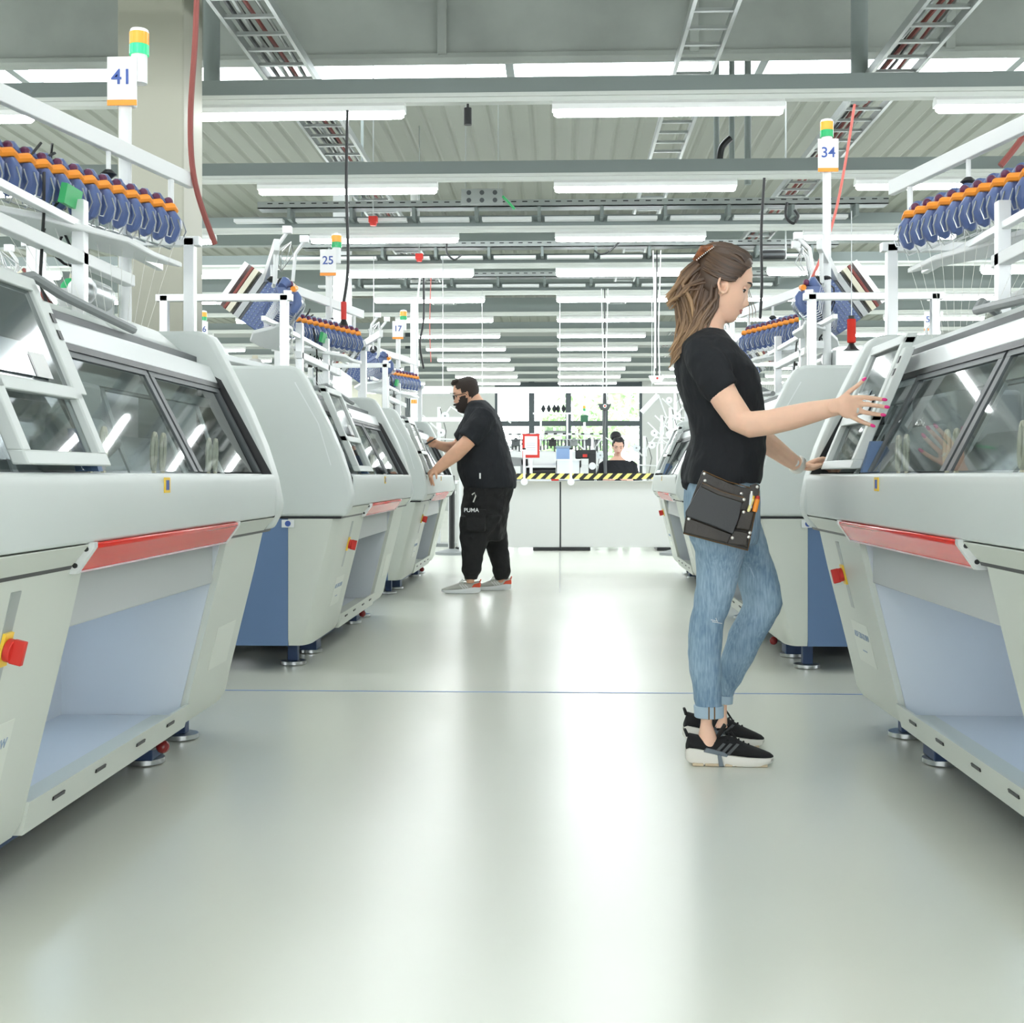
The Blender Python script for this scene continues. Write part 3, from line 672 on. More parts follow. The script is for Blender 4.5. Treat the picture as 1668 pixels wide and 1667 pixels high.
specs = [ # x, y, rz, label, number, facing, tower kwargs, lit
 (-1.03, 2.10, 0, 'nearest knitting machine on the left, grey hood with a red strip below its front panel', '41', -1, dict(ypos=2.30), True),
 (-1.00, 6.05, 0, 'second knitting machine on the left, blue side panel facing the camera, tower card 25', '25', -1, dict(ypos=2.12), False),
 (-1.035, 9.85, 0, 'third knitting machine on the left that the bearded man works at, tower card 17', '17', -1, dict(ypos=2.12), False),
 (.92, 4.92, PI, 'nearest knitting machine on the right that the woman touches, with a bright red strip', '42', 1, dict(ypos=2.12), False),
 (.88, 8.72, PI, 'second knitting machine on the right, directly behind the woman', '34', 1, dict(ypos=2.12, zs=2.60), False),
 (.90, 12.47, PI, 'third knitting machine on the right, small between the woman and the seated worker', '26', 1, dict(ypos=2.12, zs=2.60), False),
 (-3.9, 4.75, PI, 'knitting machine in the next row left, backed against the nearest left machine', '33', 1, dict(ypos=.5), False),
 (-3.9, 8.65, PI, 'knitting machine in the next row left, backed against the second left machine', '24', 1, dict(ypos=.5), False),
 (-3.9, 12.45, PI, 'knitting machine in the next row left, backed against the third left machine', '16', 1, dict(ypos=.5), False),
 (3.8, 2.35, 0, 'knitting machine in the next row right, behind the nearest right machine', '50', -1, dict(ypos=1.5), False),
 (3.8, 6.15, 0, 'knitting machine in the next row right, behind the second right machine', '51', -1, dict(ypos=1.5), False),
 (3.8, 9.95, 0, 'knitting machine in the next row right, behind the third right machine', '52', -1, dict(ypos=1.5), False)]
mach = []
for i, (x, y, rz, lab, num, fc, kw, lit) in enumerate(specs):
    mach.append(copy_tree(proto) if i else proto)
if True:
    for m_, (x, y, rz, lab, num, fc, kw, lit) in zip(mach, specs):
        # rotated machines show their +y end to the camera
        tower(m_, fc, None, num, lit=lit, **kw)
        if m_ not in (mach[0], mach[3]):      # only the two nearest machines have their bay lamp switched on
            for c_ in m_.children:
                if c_.name.startswith('bay_lamp'): c_.material_slots[0].link = 'OBJECT'; c_.material_slots[0].material = M['white']
        m_.location = (x, y, 0); m_.rotation_euler = (0, 0, rz); m_['label'] = lab; m_['category'] = 'knitting machine'; m_['group'] = 'knitting machines in rows along the aisle'
# yarn cones standing on the machines
def cone_proto(color, name='yarn_cone'):
    mb = MB(); mb.tube([(0, 0, 0), (0, 0, .01), (0, 0, .15), (0, 0, .17)], [.055, .065, .045, .03], 14); mb.m = 1; mb.tube([(0, 0, .17), (0, 0, .19)], [.018, .015], 10)
    return mb.mesh(name, [color, 'cream'], smooth=40)
CM = {c: cone_proto('yarn_' + c) for c in ('white', 'orange', 'green', 'black')}
for (lx, ly, c, lab) in ((-1.80, 3.2, 'orange', 'orange yarn cone above the nearest left machine, nearer one'), (-1.80, 3.42, 'orange', 'orange yarn cone above the nearest left machine, farther one'),
        (-1.80, 3.68, 'green', 'green yarn cone above the nearest left machine beside the orange cones'), (-1.72, 4.42, 'green', 'green yarn cone by the white upright of the nearest left machine'),
        (-1.80, 2.98, 'white', 'white yarn cone above the nearest left machine beside the orange cones'), (-1.80, 3.9, 'white', 'white yarn cone just beyond the green one on the nearest left machine'),
        (-1.7, 7.0, 'white', 'white yarn cone behind the hood of the second left machine'), (-1.7, 7.8, 'green', 'green yarn cone behind the hood of the second left machine'), (-1.7, 11.0, 'white', 'white yarn cone behind the hood of the third left machine'),
        (1.70, 4.0, 'green', 'green yarn cone behind the hood of the nearest right machine'), (1.70, 3.7, 'white', 'white yarn cone behind the hood of the nearest right machine'), (1.6, 7.8, 'white', 'white yarn cone behind the hood of the second right machine')):
    o = link('yarn_cone', CM[c]); o.location = (lx, ly, 1.4755 if (1.75 < ly - 2.1 < 2.4 and lx < 0) else 1.4305); tag(o, lab, 'yarn cone', 'yarn cones on the machines')
# hanging red spool with black cone
p = W(1387, 540, 5.3); t = thing('hanging_yarn_spool', 'red yarn spool on a black cone hanging beside the woman\'s machine', 'yarn spool', p)
MB().tube([(0, 0, -.05), (0, 0, -.045), (0, 0, .05), (0, 0, .052)], [.010, .018, .018, .010], 14).build('spool', 'yarn_red', t, smooth=40)
mb = MB(); mb.tube([(0, 0, -.05), (0, 0, -.062), (0, 0, -.078)], [.010, .016, .035], 16); mb.cyl((0, 0, .05), (0, 0, .065), .013); mb.build('spool_holder', 'black', t, smooth=40)
MB().cyl((0, 0, .06), (0, 0, .5), .002, 5).build('hanging_wire', 'steel', t)
# hanging supply cables: (label, points in photo px + distance, radius, material, plug)
def hang(name, lab, pts, r, m_, plug=None, grp='power cables hanging from the roof'):
    P = [W(*p) for p in pts]; Q = []
    for k in range(len(P) - 1):
        for j in range(6):
            u = j / 6; a = P[max(k - 1, 0)]; b_ = P[k]; c = P[k + 1]; d = P[min(k + 2, len(P) - 1)]
            Q.append(.5 * ((2 * b_) + (c - a) * u + (2 * a - 5 * b_ + 4 * c - d) * u * u + (3 * b_ - a - 3 * c + d) * u ** 3))
    Q.append(P[-1])
    if plug:
        t = thing(name, lab, 'cable', Q[-1], 0, grp); q = [p - Q[-1] for p in Q]
        MB().tube(q, r, 7, up=(1, 0, 0)).build('cord', m_, t, smooth=True)
        e = Vector((0, 0, 0)); mb = MB(); mb.cyl(e, e + Vector((0, 0, -plug * .75)), plug * .12, 12); mb.m = 1; mb.tube([e + Vector((0, 0, -plug * .75)), e + Vector((0, 0, -plug))], [plug * .1, plug * .2], 12)
        mb.build('plug', ['red_matt', 'black'], t, smooth=35)
    else:
        o = MB().tube(Q, r, 7, up=(1, 0, 0)).build(name, m_, smooth=True); tag(o, lab, 'cable', grp)
hang('hanging_cable', 'thick reddish cable hanging in front of the cream column', [(322, -60, 4.7), (318, 60, 4.7), (310, 200, 4.7), (318, 300, 4.7), (350, 398, 4.78)], .011, 'cable_red')
hang('hanging_cable', 'black cable ending in a red plug above the second left machine', [(566, 180, 8.0), (564, 300, 8.0), (567, 430, 8.0), (560, 492, 8.0)], .010, 'black', .15)
hang('hanging_cable', 'black cable hanging behind the third left machine tower', [(690, 452, 11.5), (690, 520, 11.5), (684, 560, 11.5), (690, 600, 11.4)], .010, 'black')
hang('hanging_cable', 'white cable hanging beside the black one over the third left machine', [(684, 452, 11.6), (678, 520, 11.6), (680, 600, 11.5)], .009, 'white')
hang('hanging_cable', 'thin pink wire hanging over the third left machine', [(702, 452, 11.8), (700, 530, 11.8), (702, 590, 11.7)], .004, 'cable_pink')
hang('hanging_cable', 'black cable hanging right beside the woman\'s face', [(1245, 290, 6.8), (1240, 380, 6.8), (1241, 460, 6.8), (1238, 520, 6.8)], .008, 'black')
hang('hanging_cable', 'brownish cable running down beside the right-hand signal tower', [(1392, 170, 7.2), (1378, 260, 7.2), (1360, 350, 7.2), (1335, 425, 7.2), (1300, 500, 7.2)], .008, 'cable_pink')
hang('hanging_cable', 'thick brown cable at the upper right edge of the picture', [(1680, 190, 5.5), (1665, 225, 5.5), (1630, 270, 5.5)], .014, 'cable_red')
hang('hanging_cable', 'thin white pair of wires hanging left of the woman', [(1068, 440, 14), (1069, 520, 14), (1068, 600, 14)], .012, 'white')
hang('hanging_cable', 'black looped cable under the tray in the middle of the roof', [(728, 396, 13.0), (728, 412, 13.0), (740, 423, 13.0), (752, 415, 13.0)], .010, 'black')
hang('hanging_cable', 'black drooping cable under the roof left of the woman', [(968, 408, 13.0), (978, 414, 13.0), (992, 410, 13.0), (1010, 393, 13.0)], .010, 'black')
hang('hanging_cable', 'coiled black cable at the end of the right cable ladder', [(1282, 330, 10.6), (1280, 352, 10.6), (1292, 364, 10.6), (1300, 352, 10.6), (1294, 342, 10.6)], .012, 'black')
hang('hanging_cable', 'black bent cable hose above the middle right lamp row', [(1190, 225, 10.8), (1176, 240, 10.8), (1172, 262, 10.8)], .03, 'black')
# =====================================================================
# far workstation
# =====================================================================
def wbox(name, m_, px0, px1, py0, py1, Y, dy, lab=None, cat=None, group=None, parent=None, bevel=0, own=False):
    a = W(px0, py0, Y); b_ = W(px1, py1, Y); c = (a + b_) / 2
    mb = MB().box(a.x - c.x, b_.x - c.x, 0, dy, b_.z - c.z, a.z - c.z)
    o = mb.build(name, m_, parent, bevel=bevel); o.location = (c.x, Y, c.z)
    if lab: tag(o, lab, cat, group)
    return o
YBR = 16.0
for k, (p0, p1, lab) in enumerate(((745, 911.5, 'white barrier panel between the man and the gap under the hazard tape'), (914, 1118, 'white barrier panel in front of the seated worker, right of the gap'))):
    a = W(p0, 784, YBR); b_ = W(p1, 892, YBR)
    t = thing('barrier_panel', lab, 'partition', (a.x, YBR, 0), 0, 'white partition panels')
    wdt = b_.x - a.x
    MB().box(0, wdt, 0, .03, b_.z, a.z).build('panel', 'panel_white', t, bevel=.004)
    for x in (wdt * .12, wdt * .88):
        MB().box(x - .18, x + .18, -.02, .5, .005, b_.z).build('foot_block', 'black', t)
        MB().cyl((x, .1, b_.z - .01), (x, .1, b_.z + .02), .02).build('leg', 'steel', t)
a = W(838, 776, YBR - .05); b_ = W(1072, 776, YBR - .05); c = (a + b_) / 2
o = MB().box(-(b_.x - a.x) / 2, (b_.x - a.x) / 2, -.03, .03, -.035, .035).build('hazard_tape_rail', 'tape'); o.location = (c.x, YBR - .06, c.z); tag(o, 'yellow and black striped hazard rail along the top of the white partition', 'barrier rail')
for px, lab in ((854, 'short white post at the left end of the hazard rail'), (930, 'short white post at the middle of the hazard rail')):
    p = W(px, 785, YBR - .12); t = thing('rail_post', lab, 'post', (p.x, YBR - .13, p.z), 0, 'white posts of the hazard rail')
    top = W(px, 733, YBR).z - p.z
    MB().box(-.015, .015, -.01, .02, 0, top).build('upright', 'alu', t); MB().box(-.018, .018, -.012, .022, top, top + .02).build('cap', 'black', t)
    MB().tube([(0, -.02, 0), (0, .05, 0)], .045, 16).build('clamp_disc', 'white', t, smooth=40)
a = W(913, 784, YBR + .04); o = MB().box(-.02, .02, 0, .03, 0, a.z - .005).build('gap_darkener', 'grey_dark'); o.location = (a.x, YBR + .032, 0.0); tag(o, 'dark grey strip added to darken the narrow gap between the two white panels', 'post')  # added dark strip, keeps the gap between the panels dark
# crowd stanchion by the man
p = W(736, 903, 15.2); t = thing('stanchion', 'black pole on a round grey base beside the man\'s machine', 'stanchion', (p.x, 15.2, 0), 0, 'stanchions')
MB().tube([(0, 0, 0), (0, 0, .03), (0, 0, .05), (0, 0, .07)], [.20, .20, .12, .04], 24).build('base', 'grey_mid', t, smooth=30)
MB().cyl((0, 0, .05), (0, 0, .95), .035, 14).build('pole', 'black', t, smooth=40)
p = W(1085, 903, 15.2); t = thing('stanchion', 'round grey stanchion base and pole left of the third right machine', 'stanchion', (p.x + .12, 15.2, 0), 0, 'stanchions')
MB().tube([(0, 0, 0), (0, 0, .03), (0, 0, .05), (0, 0, .07)], [.20, .20, .12, .04], 24).build('base', 'grey_mid', t, smooth=30)
MB().cyl((0, 0, .05), (0, 0, .8), .03, 14).build('pole', 'alu', t, smooth=40)
# work table
t = thing('work_table', 'long white work table behind the striped barrier', 'table', (.35, 17.2, 0))
MB().box(-1.9, 1.15, -.5, .6, .84, .88).build('tabletop', 'white', t, bevel=.005)
for x in (-1.8, -.2, 1.05):
    for y in (-.45, .55): MB().box(x - .03, x + .03, y - .03, y + .03, 0, .84).build('leg', 'alu', t)
# items on the table
a = W(865, 726, 17.0); t = thing('red_framed_notice', 'white sheet in a red frame standing on the work table', 'notice', a)
h = .155
MB().box(-.115, .115, 0, .012, -h - .01, h).build('frame', 'red_lit' if False else 'red_matt', t, bevel=.004); MB().box(-.085, .085, -.004, 0, -h + .03, h - .03).build('sheet', 'paper', t)
for z in (.03, .0, -.03, -.06): MB().box(-.06, .06, -.006, -.004, z, z + .004).build('printed_line', 'label_blue', t)
MB().box(-.02, .02, .012, .05, a.z * 0 - (a.z - .88), -h).build('stand', 'alu', t)
def onbench(px0, px1, py0, Y): # box standing on the table top
    a = W(px0, py0, Y); b_ = W(px1, py0, Y); return a.x, b_.x, a.z
x0, x1, z = onbench(906, 928, 728, 17.1); t = thing('storage_bin', 'blue plastic bin on the work table left of the seated worker', 'bin', ((x0 + x1) / 2, 17.1, .88))
MB().box(-(x1 - x0) / 2, (x1 - x0) / 2, 0, .3, 0, z - .88).build('body', mat('bin_blue', (.25, .38, .62), .4), t, bevel=.01); MB().box(-(x1 - x0) / 2 - .01, (x1 - x0) / 2 + .01, -.01, .31, z - .90, z - .87).build('rim', 'label_blue', t, bevel=.005)
x0, x1, z = onbench(906, 945, 748, 16.75); t = thing('clear_box', 'translucent plastic box in front of the blue bin', 'box', ((x0 + x1) / 2, 16.75, .88))
w_ = (x1 - x0) / 2; mb = MB(); mb.box(-w_, w_, 0, .01, 0, z - .88); mb.box(-w_, w_, .26, .27, 0, z - .88); mb.box(-w_, -w_ + .01, 0, .27, 0, z - .88); mb.box(w_ - .01, w_, 0, .27, 0, z - .88); mb.box(-w_, w_, 0, .27, 0, .01); mb.build('wall', 'clear_plastic', t)
MB().box(-w_ - .01, w_ + .01, -.01, 0, z - .90, z - .88).build('rim', 'white', t)
o = MB().box(-.05, .05, -.02, .02, 0, .035).build('stapler', 'red_matt', bevel=.01); o.location = (W(904, 770, 16.72).x, 16.72, .88); tag(o, 'small red tool lying at the table edge behind the striped rail', 'tool')
x0, x1, z = onbench(856, 905, 742, 17.0); t = thing('roller_unit', 'black and silver roller unit on the left of the work table', 'roller unit', ((x0 + x1) / 2, 17.3, .88))
w_ = (x1 - x0) / 2; mb = MB(); mb.box(-w_, w_, 0, .2, 0, .05); mb.build('base', 'white', t)
mb = MB(); mb.cyl((-w_, .1, .12), (w_, .1, .12), .06, 16); mb.build('roller', 'black', t, smooth=40)
mb = MB(); mb.cyl((-w_, .02, .075), (w_, .02, .075), .02, 12); mb.build('silver_bar', 'steel', t, smooth=40)
mb = MB(); mb.box(-w_ - .05, w_ + .05, .0, .25, .215, .24); mb.box(-w_ - .05, -w_ - .03, 0, .25, 0, .215); mb.box(w_ + .03, w_ + .05, 0, .25, 0, .215); mb.build('white_shelf', 'white', t)
x0, x1, z = onbench(824, 850, 714, 17.2); t = thing('sewing_machine', 'grey and black sewing machine at the left end of the work table', 'sewing machine', ((x0 + x1) / 2, 17.2, .88))
mb = MB(); mb.box(-.16, .16, 0, .15, 0, .05); mb.box(.09, .16, .02, .13, .05, .30); mb.prism([(-.16, .2), (.16, .2), (.16, .31), (-.1, .33), (-.16, .28)], .02, .13); mb.box(-.15, -.10, .04, .11, .12, .2); mb.build('body', 'grey_mid', t, bevel=.012)
MB().cyl((.16, .07, .25), (.19, .07, .25), .05, 14).build('hand_wheel', 'black', t); MB().cyl((-.125, .07, .05), (-.125, .07, .12), .006).build('needle_bar', 'steel', t)
x0, x1, z = onbench(945, 968, 726, 17.2); t = thing('linking_machine', 'black sewing head with red details on the table left of the worker', 'sewing machine', ((x0 + x1) / 2, 17.2, .88))
mb = MB(); mb.box(-.13, .1, 0, .15, 0, .04); mb.box(.02, .12, 0, .15, .04, .38); mb.box(-.16, .12, .02, .13, .30, .42); mb.box(-.15, -.08, .04, .11, .18, .3); mb.build('body', 'black', t, bevel=.012)
MB().box(-.06, .0, .0, .02, .32, .36).build('red_tag', 'red_matt', t); MB().cyl((.07, -.02, .2), (.07, 0, .2), .05, 14).build('dial', 'white', t)
t = thing('table_lamp', 'white tilted tube lamp on a jointed arm right of the seated worker', 'lamp', W(1062, 672, 17.0))
d0 = W(1045, 672, 17.0); d1 = W(1072, 643, 17.0) - d0; t.location = d0
MB().tube([(0, 0, 0), tuple(d1)], [.035, .035], 12).build('shade', 'white', t, smooth=40)
MB().tube([(d1.x, .0, d1.z), (d1.x + .12, .1, d1.z - .3), (d1.x, .2, -.45), (d1.x, .2, .88 - d0.z)], .012, 8).build('arm', 'alu', t)
MB().cyl((d1.x, .2, .88 - d0.z), (d1.x, .2, .90 - d0.z), .08, 16).build('base', 'alu', t)
# horizontal knitting frame in front of the window
t = thing('flat_bed_frame', 'long white flat-bed machine frame with rails in front of the far window', 'flat-bed machine', (0, 19.5, 0))
a = W(828, 706, 19.5); b_ = W(982, 722, 19.5)
mb = MB(); mb.box(a.x, b_.x, 0, .05, a.z - .03, a.z); mb.box(a.x, b_.x, 0, .06, a.z - .12, a.z - .09); mb.build('top_rail', 'white', t)
mb = MB(); k = 0
while a.x + k * .14 < b_.x - .05: mb.box(a.x + k * .14, a.x + k * .14 + .05, -.01, 0, a.z - .02, a.z); k += 1
mb.build('rail_mark', 'black', t)
mb = MB(); mb.box(a.x, b_.x, -.02, .4, .85, b_.z - .12); mb.build('bed', 'white', t, bevel=.01)
mb = MB()
for k in range(26):
    x = a.x + .05 + k * (b_.x - a.x - .1) / 25; mb.box(x, x + .025, -.04, 0, a.z - .26 + random.uniform(-.03, .03), a.z - .10)
o = mb.build('needle_group', 'grey_dark', t); o['kind'] = 'stuff'
for i, px in enumerate((840, 875, 900, 935, 960)):
    p = W(px, 716, 19.3); mb = MB(); mb.cbox((p.x, -.08, p.z - .05), (.12, .10, .10)); mb.cyl((p.x, -.16, p.z), (p.x, -.08, p.z), .03, 10); mb.build('carriage', ['grey_dark', 'white', 'black', 'grey_mid', 'grey_dark'][i], t, bevel=.01)
for x in (a.x + .1, b_.x - .1): MB().box(x - .04, x + .04, 0, .3, 0, a.z - .1).build('leg', 'alu', t)
# creel rack with black cones
a = W(868, 673, 19.9); b_ = W(945, 673, 19.9); t = thing('creel_rack', 'white bar rack that carries black yarn cones before the window', 'yarn rack', (0, 19.9, 0))
MB().box(a.x, b_.x, -.02, .02, a.z - .02, a.z + .005).build('bar', 'alu', t)
for px in (881, 924): x = W(px, 700, 19.9).x; MB().box(x - .015, x + .015, -.015, .015, 0, a.z - .02).build('post', 'alu', t)
mb = MB()
for k in range(18): x = W(888 + k * 1.8, 700, 19.9).x; mb.box(x, x + .008, -.02, 0, W(888, 703, 19.9).z, W(888, 696, 19.9).z)
mb.box(W(887, 700, 19.9).x, W(921, 700, 19.9).x, -.01, .01, W(888, 706, 19.9).z, W(888, 702, 19.9).z); mb.build('guide_comb', 'grey_mid', t)
for i, px in enumerate((885, 894, 903, 909, 918)):
    p = W(px, 672, 19.9); mb = MB(); mb.tube([(0, 0, .0), (0, 0, .03), (0, 0, .06), (0, 0, .09), (0, 0, .125)], [.006, .026, .036, .026, .006], 10)
    o = mb.build('black_cone', 'yarn_black', smooth=40); o.location = (p.x, 19.9, a.z + .006); tag(o, ['leftmost of the black yarn cones on the white rack', 'second black yarn cone from the left on the rack', 'middle black yarn cone on the rack', 'fourth black yarn cone from the left on the rack', 'rightmost black yarn cone on the rack'][i], 'yarn cone', 'black cones on the creel rack')
p = W(952, 682, 20.0); t = thing('green_box', 'dark green switch box mounted in front of the far window', 'switch box', (p.x, 20.0, p.z))
MB().cbox((0, 0, 0), (.12, .08, .11)).build('case', mat('box_green', (.03, .14, .07), .5), t, bevel=.01); MB().cyl((0, 0, -.05), (0, 0, -p.z), .02).build('post', 'alu', t)
mb = MB(); mb.cyl((0, 0, .06), (0, 0, .12), .02, 10); mb.m = 1; mb.cyl((0, 0, .12), (0, 0, .16), .022, 10); mb.m = 2; mb.cyl((0, 0, .16), (0, 0, .2), .022, 10); mb.build('signal_lamp', ['white', 'green', 'amber'], t, smooth=40)
# hanging cable hubs
for (px, py, Y, lab) in ((985, 662, 16.6, 'dark cable hub hanging over the seated worker'), (1070, 617, 13.8, 'white cable hub hanging left of the woman\'s back')):
    p = W(px, py, Y); t = thing('cable_hub', lab, 'cable hub', p, 0, 'cable hubs hanging from the roof')
    mb = MB(); mb.prism([(-.09, .03), (.09, .03), (.05, -.05), (-.05, -.05)], -.05, .05); mb.build('body', 'grey_dark' if px < 1000 else 'white', t, bevel=.006)
    for k, (dx, m_) in enumerate(((-.03, 'white'), (0, 'black'), (.03, 'white'))):
        MB().tube([(dx, 0, .03), (dx * .6, .02, .5), (dx * 1.4, 0, 3.4 - p.z)], .007, 6).build('cable', m_, t)
    mb = MB(); mb.cyl((0, -.05, 0), (0, -.06, 0), .025); mb.m = 1; mb.cyl((0, -.062, 0), (0, -.061, 0), .012); mb.build('socket', ['white', 'red_matt'], t)
    if px < 1000:
        MB().tube([(0, 0, -.05), (-.01, .01, -.3), (.01, 0, .95 - p.z)], .02, 8).build('cable_bundle', 'grey_dark', t)
# suspended white light rail over the workstation
a = W(736, 636, 16.6); b_ = W(1112, 636, 16.6)
t = thing('light_rail', 'long white light rail hanging across above the workstation', 'light rail', (0, 16.6, a.z))
MB().box(a.x, b_.x, -.05, .05, -.03, .04).build('housing', 'lamp_body', t, bevel=.005); MB().box(a.x + .03, b_.x - .03, -.035, .035, -.036, -.03).build('diffuser', mat('diffuser', (.95, .98, 1), .5, emit=4), t)
for x in (a.x + .4, 0, b_.x - .4): MB().cyl((x, 0, .04), (x, 0, 3.39 - a.z), .004, 5).build('suspension', 'steel', t)
a = W(594, 636, 14.0); b_ = W(736, 636, 14.0)
t = thing('light_rail', 'white light rail above the third left machine, left of the man\'s head', 'light rail', (0, 14.0, a.z))
MB().box(a.x, b_.x, -.05, .05, -.03, .04).build('housing', 'lamp_body', t, bevel=.005); MB().box(a.x + .03, b_.x - .03, -.035, .035, -.036, -.03).build('diffuser', bpy.data.materials['diffuser'], t)
for x in (a.x + .1, b_.x - .1): MB().cyl((x, 0, .04), (x, 0, 3.39 - a.z), .004, 5).build('suspension', 'steel', t)
a = W(640, 684, 15.0); b_ = W(752, 684, 15.0)
t = thing('work_shelf', 'white horizontal shelf rail behind the man at shoulder height', 'shelf', (0, 15.0, a.z))
MB().box(a.x, b_.x, 0, .3, -.02, .03).build('board', 'white', t); 
for x in (a.x + .02, b_.x - .04): MB().box(x, x + .03, .1, .13, -a.z, -.02).build('post', 'alu', t)
# white bobbin winders and reels right and left in the background
def winder(px, py, Y, lab, s=1.0, cols=('white', 'clear_plastic')):
    p = W(px, py, Y); t = thing('yarn_winder', lab, 'yarn winder', (p.x, Y, 0), 0, 'yarn winders in the background')
    MB().box(-.02, .02, -.02, .02, 0, p.z + .2 * s).build('post', 'alu', t); MB().box(-.2 * s, .2 * s, -.15, .15, .70, .74).build('shelf', 'white', t); MB().box(-.22, .22, -.2, .2, 0, .04).build('base', 'grey_mid', t)
    for k in range(2):
        a = k * 2.1 + px; mb = MB(); c = Vector((.12 * math.cos(a) * s, -.05, p.z + .12 * math.sin(a) * s))
        mb.cyl(c, c + Vector((0, -.04, 0)), .05 * s, 16); mb.m = 1; mb.cyl(c + Vector((0, -.04, 0)), c + Vector((0, -.05, 0)), .012 * s, 10)
        mb.build('reel', [cols[k % 2], 'grey_mid'], t, smooth=40)
    mb = MB(); mb.cyl((-.2 * s, -.05, p.z - .2), (.2 * s, -.05, p.z - .22), .01); mb.box(-.03, .03, -.06, .02, p.z - .08, p.z + .04); mb.tube([(0, 0, p.z), (.15 * s, -.05, p.z + .2 * s), (.3 * s, 0, p.z + .1 * s)], .012); mb.tube([(0, 0, p.z - .1), (-.2 * s, 0, p.z + .1 * s)], .012); mb.build('arm', 'white', t)
    mb = MB(); mb.tube([(.02, -.03, p.z + .2), (.1, -.05, p.z - .1), (.03, -.02, .8)], .005); mb.build('cord', 'black', t)
for (px, py, Y, lab) in ((1050, 735, 18.6, 'white yarn winder right beside the seated worker'), (1078, 700, 19.5, 'white yarn winder with reels near the right end of the window'), (1100, 660, 21, 'white yarn winder against the grey wall left of the woman'),
                         (1092, 690, 17.8, 'yarn winder half hidden by the third right machine'), (715, 690, 17.0, 'yarn winder behind the man, just left of his face'), (800, 700, 21.0, 'yarn winder seen just right of the man\'s back'), (845, 730, 21.5, 'yarn winder left of the red-framed notice'), (965, 735, 19.0, 'white yarn winder immediately left of the seated worker')):
    winder(px, py, Y, lab, 1.1)
for (px, py, Y, lab) in ((950, 560, 27, 'far white yarn winder stand'),):
    pass
# =====================================================================
# people
# =====================================================================
defm('skin', (.90, .57, .41), .5, sss=.15, spec=.4, var=.06, vscale=14, bump=.03, bscale=300)
defm('skin_man', (.74, .42, .28), .5, sss=.15, spec=.4, var=.06, vscale=14)
defm('skin_far', (.80, .50, .38), .5, sss=.1)
defm('lip', (.55, .19, .16), .4)
defm('eye', (.75, .74, .72), .2)
defm('iris', (.05, .03, .02), .15)
defm('lash', (.02, .012, .01), .6)
defm('hair_dark', (.045, .025, .016), .45)
defm('beard', (.03, .018, .013), .7, bump=.8, bscale=220)
defm('hair_far', (.008, .008, .01), .4)
defm('nail', (.85, .03, .25), .15, coat=1)
defm('shirt_black', (.009, .0105, .014), .85, bump=.9, bscale=9, bstretch=(1, 1, .6))
defm('shirt_man', (.009, .011, .015), .85, bump=.9, bscale=7, bstretch=(1, 1, .7))
defm('trousers_black', (.007, .007, .008), .8, bump=1.0, bscale=8)
defm('leather', (.030, .023, .017), .38, bump=.12, bscale=90, var=.4, vscale=8)
defm('leather_flap', (.035, .037, .040), .42, bump=.08, bscale=120)
defm('leather_edge', (.16, .085, .03), .6)
defm('silver', (.85, .83, .79), .32, metal=.75)
defm('shoe_black', (.010, .010, .011), .85, bump=.3, bscale=700)
defm('shoe_sole', (.80, .77, .70), .6)
defm('gum', (.62, .50, .34), .6)
defm('shoe_grey', (.55, .55, .50), .8, bump=.3, bscale=500)
defm('shoe_stripe', (.75, .75, .73), .5)
defm('stripe_dark', (.07, .075, .08), .5)
defm('shoe_red', (.80, .10, .04), .5)
for k_ in ('shirt_black', 'shirt_man', 'trousers_black'):
    for n_ in M[k_].node_tree.nodes:
        if n_.type == 'BUMP': n_.inputs['Distance'].default_value = .035
# denim
m = mat('denim', (.25, .38, .50), .8); nt = m.node_tree; b = nt.nodes['Principled BSDF']; tc = nt.nodes.new('ShaderNodeTexCoord')
mp = nt.nodes.new('ShaderNodeMapping'); mp.inputs['Scale'].default_value = (60, 60, 7)
n1 = nt.nodes.new('ShaderNodeTexNoise'); n1.inputs['Scale'].default_value = 3; n1.inputs['Detail'].default_value = 6
nt.links.new(tc.outputs['Object'], mp.inputs[0]); nt.links.new(mp.outputs[0], n1.inputs['Vector'])
n2 = nt.nodes.new('ShaderNodeTexNoise'); n2.inputs['Scale'].default_value = 6; n2.inputs['Detail'].default_value = 3; nt.links.new(tc.outputs['Object'], n2.inputs['Vector'])
ad = nt.nodes.new('ShaderNodeMath'); ad.operation = 'ADD'; nt.links.new(n1.outputs['Fac'], ad.inputs[0]); nt.links.new(n2.outputs['Fac'], ad.inputs[1])
r = nt.nodes.new('ShaderNodeValToRGB'); r.color_ramp.elements[0].position = .75; r.color_ramp.elements[1].position = 1.25; r.color_ramp.elements[0].color = (.15, .25, .36, 1); r.color_ramp.elements[1].color = (.36, .49, .60, 1)
dv = nt.nodes.new('ShaderNodeMapRange'); dv.inputs['From Min'].default_value = .75; dv.inputs['From Max'].default_value = 1.25; nt.links.new(ad.outputs[0], dv.inputs['Value'])
r.color_ramp.elements[0].position = 0; r.color_ramp.elements[1].position = 1
nt.links.new(dv.outputs[0], r.inputs[0]); nt.links.new(r.outputs[0], b.inputs['Base Color'])
bp = nt.nodes.new('ShaderNodeBump'); bp.inputs['Strength'].default_value = .25; bp.inputs['Distance'].default_value = .004; nt.links.new(n2.outputs['Fac'], bp.inputs['Height']); nt.links.new(bp.outputs[0], b.inputs['Normal'])
M['denim'] = m
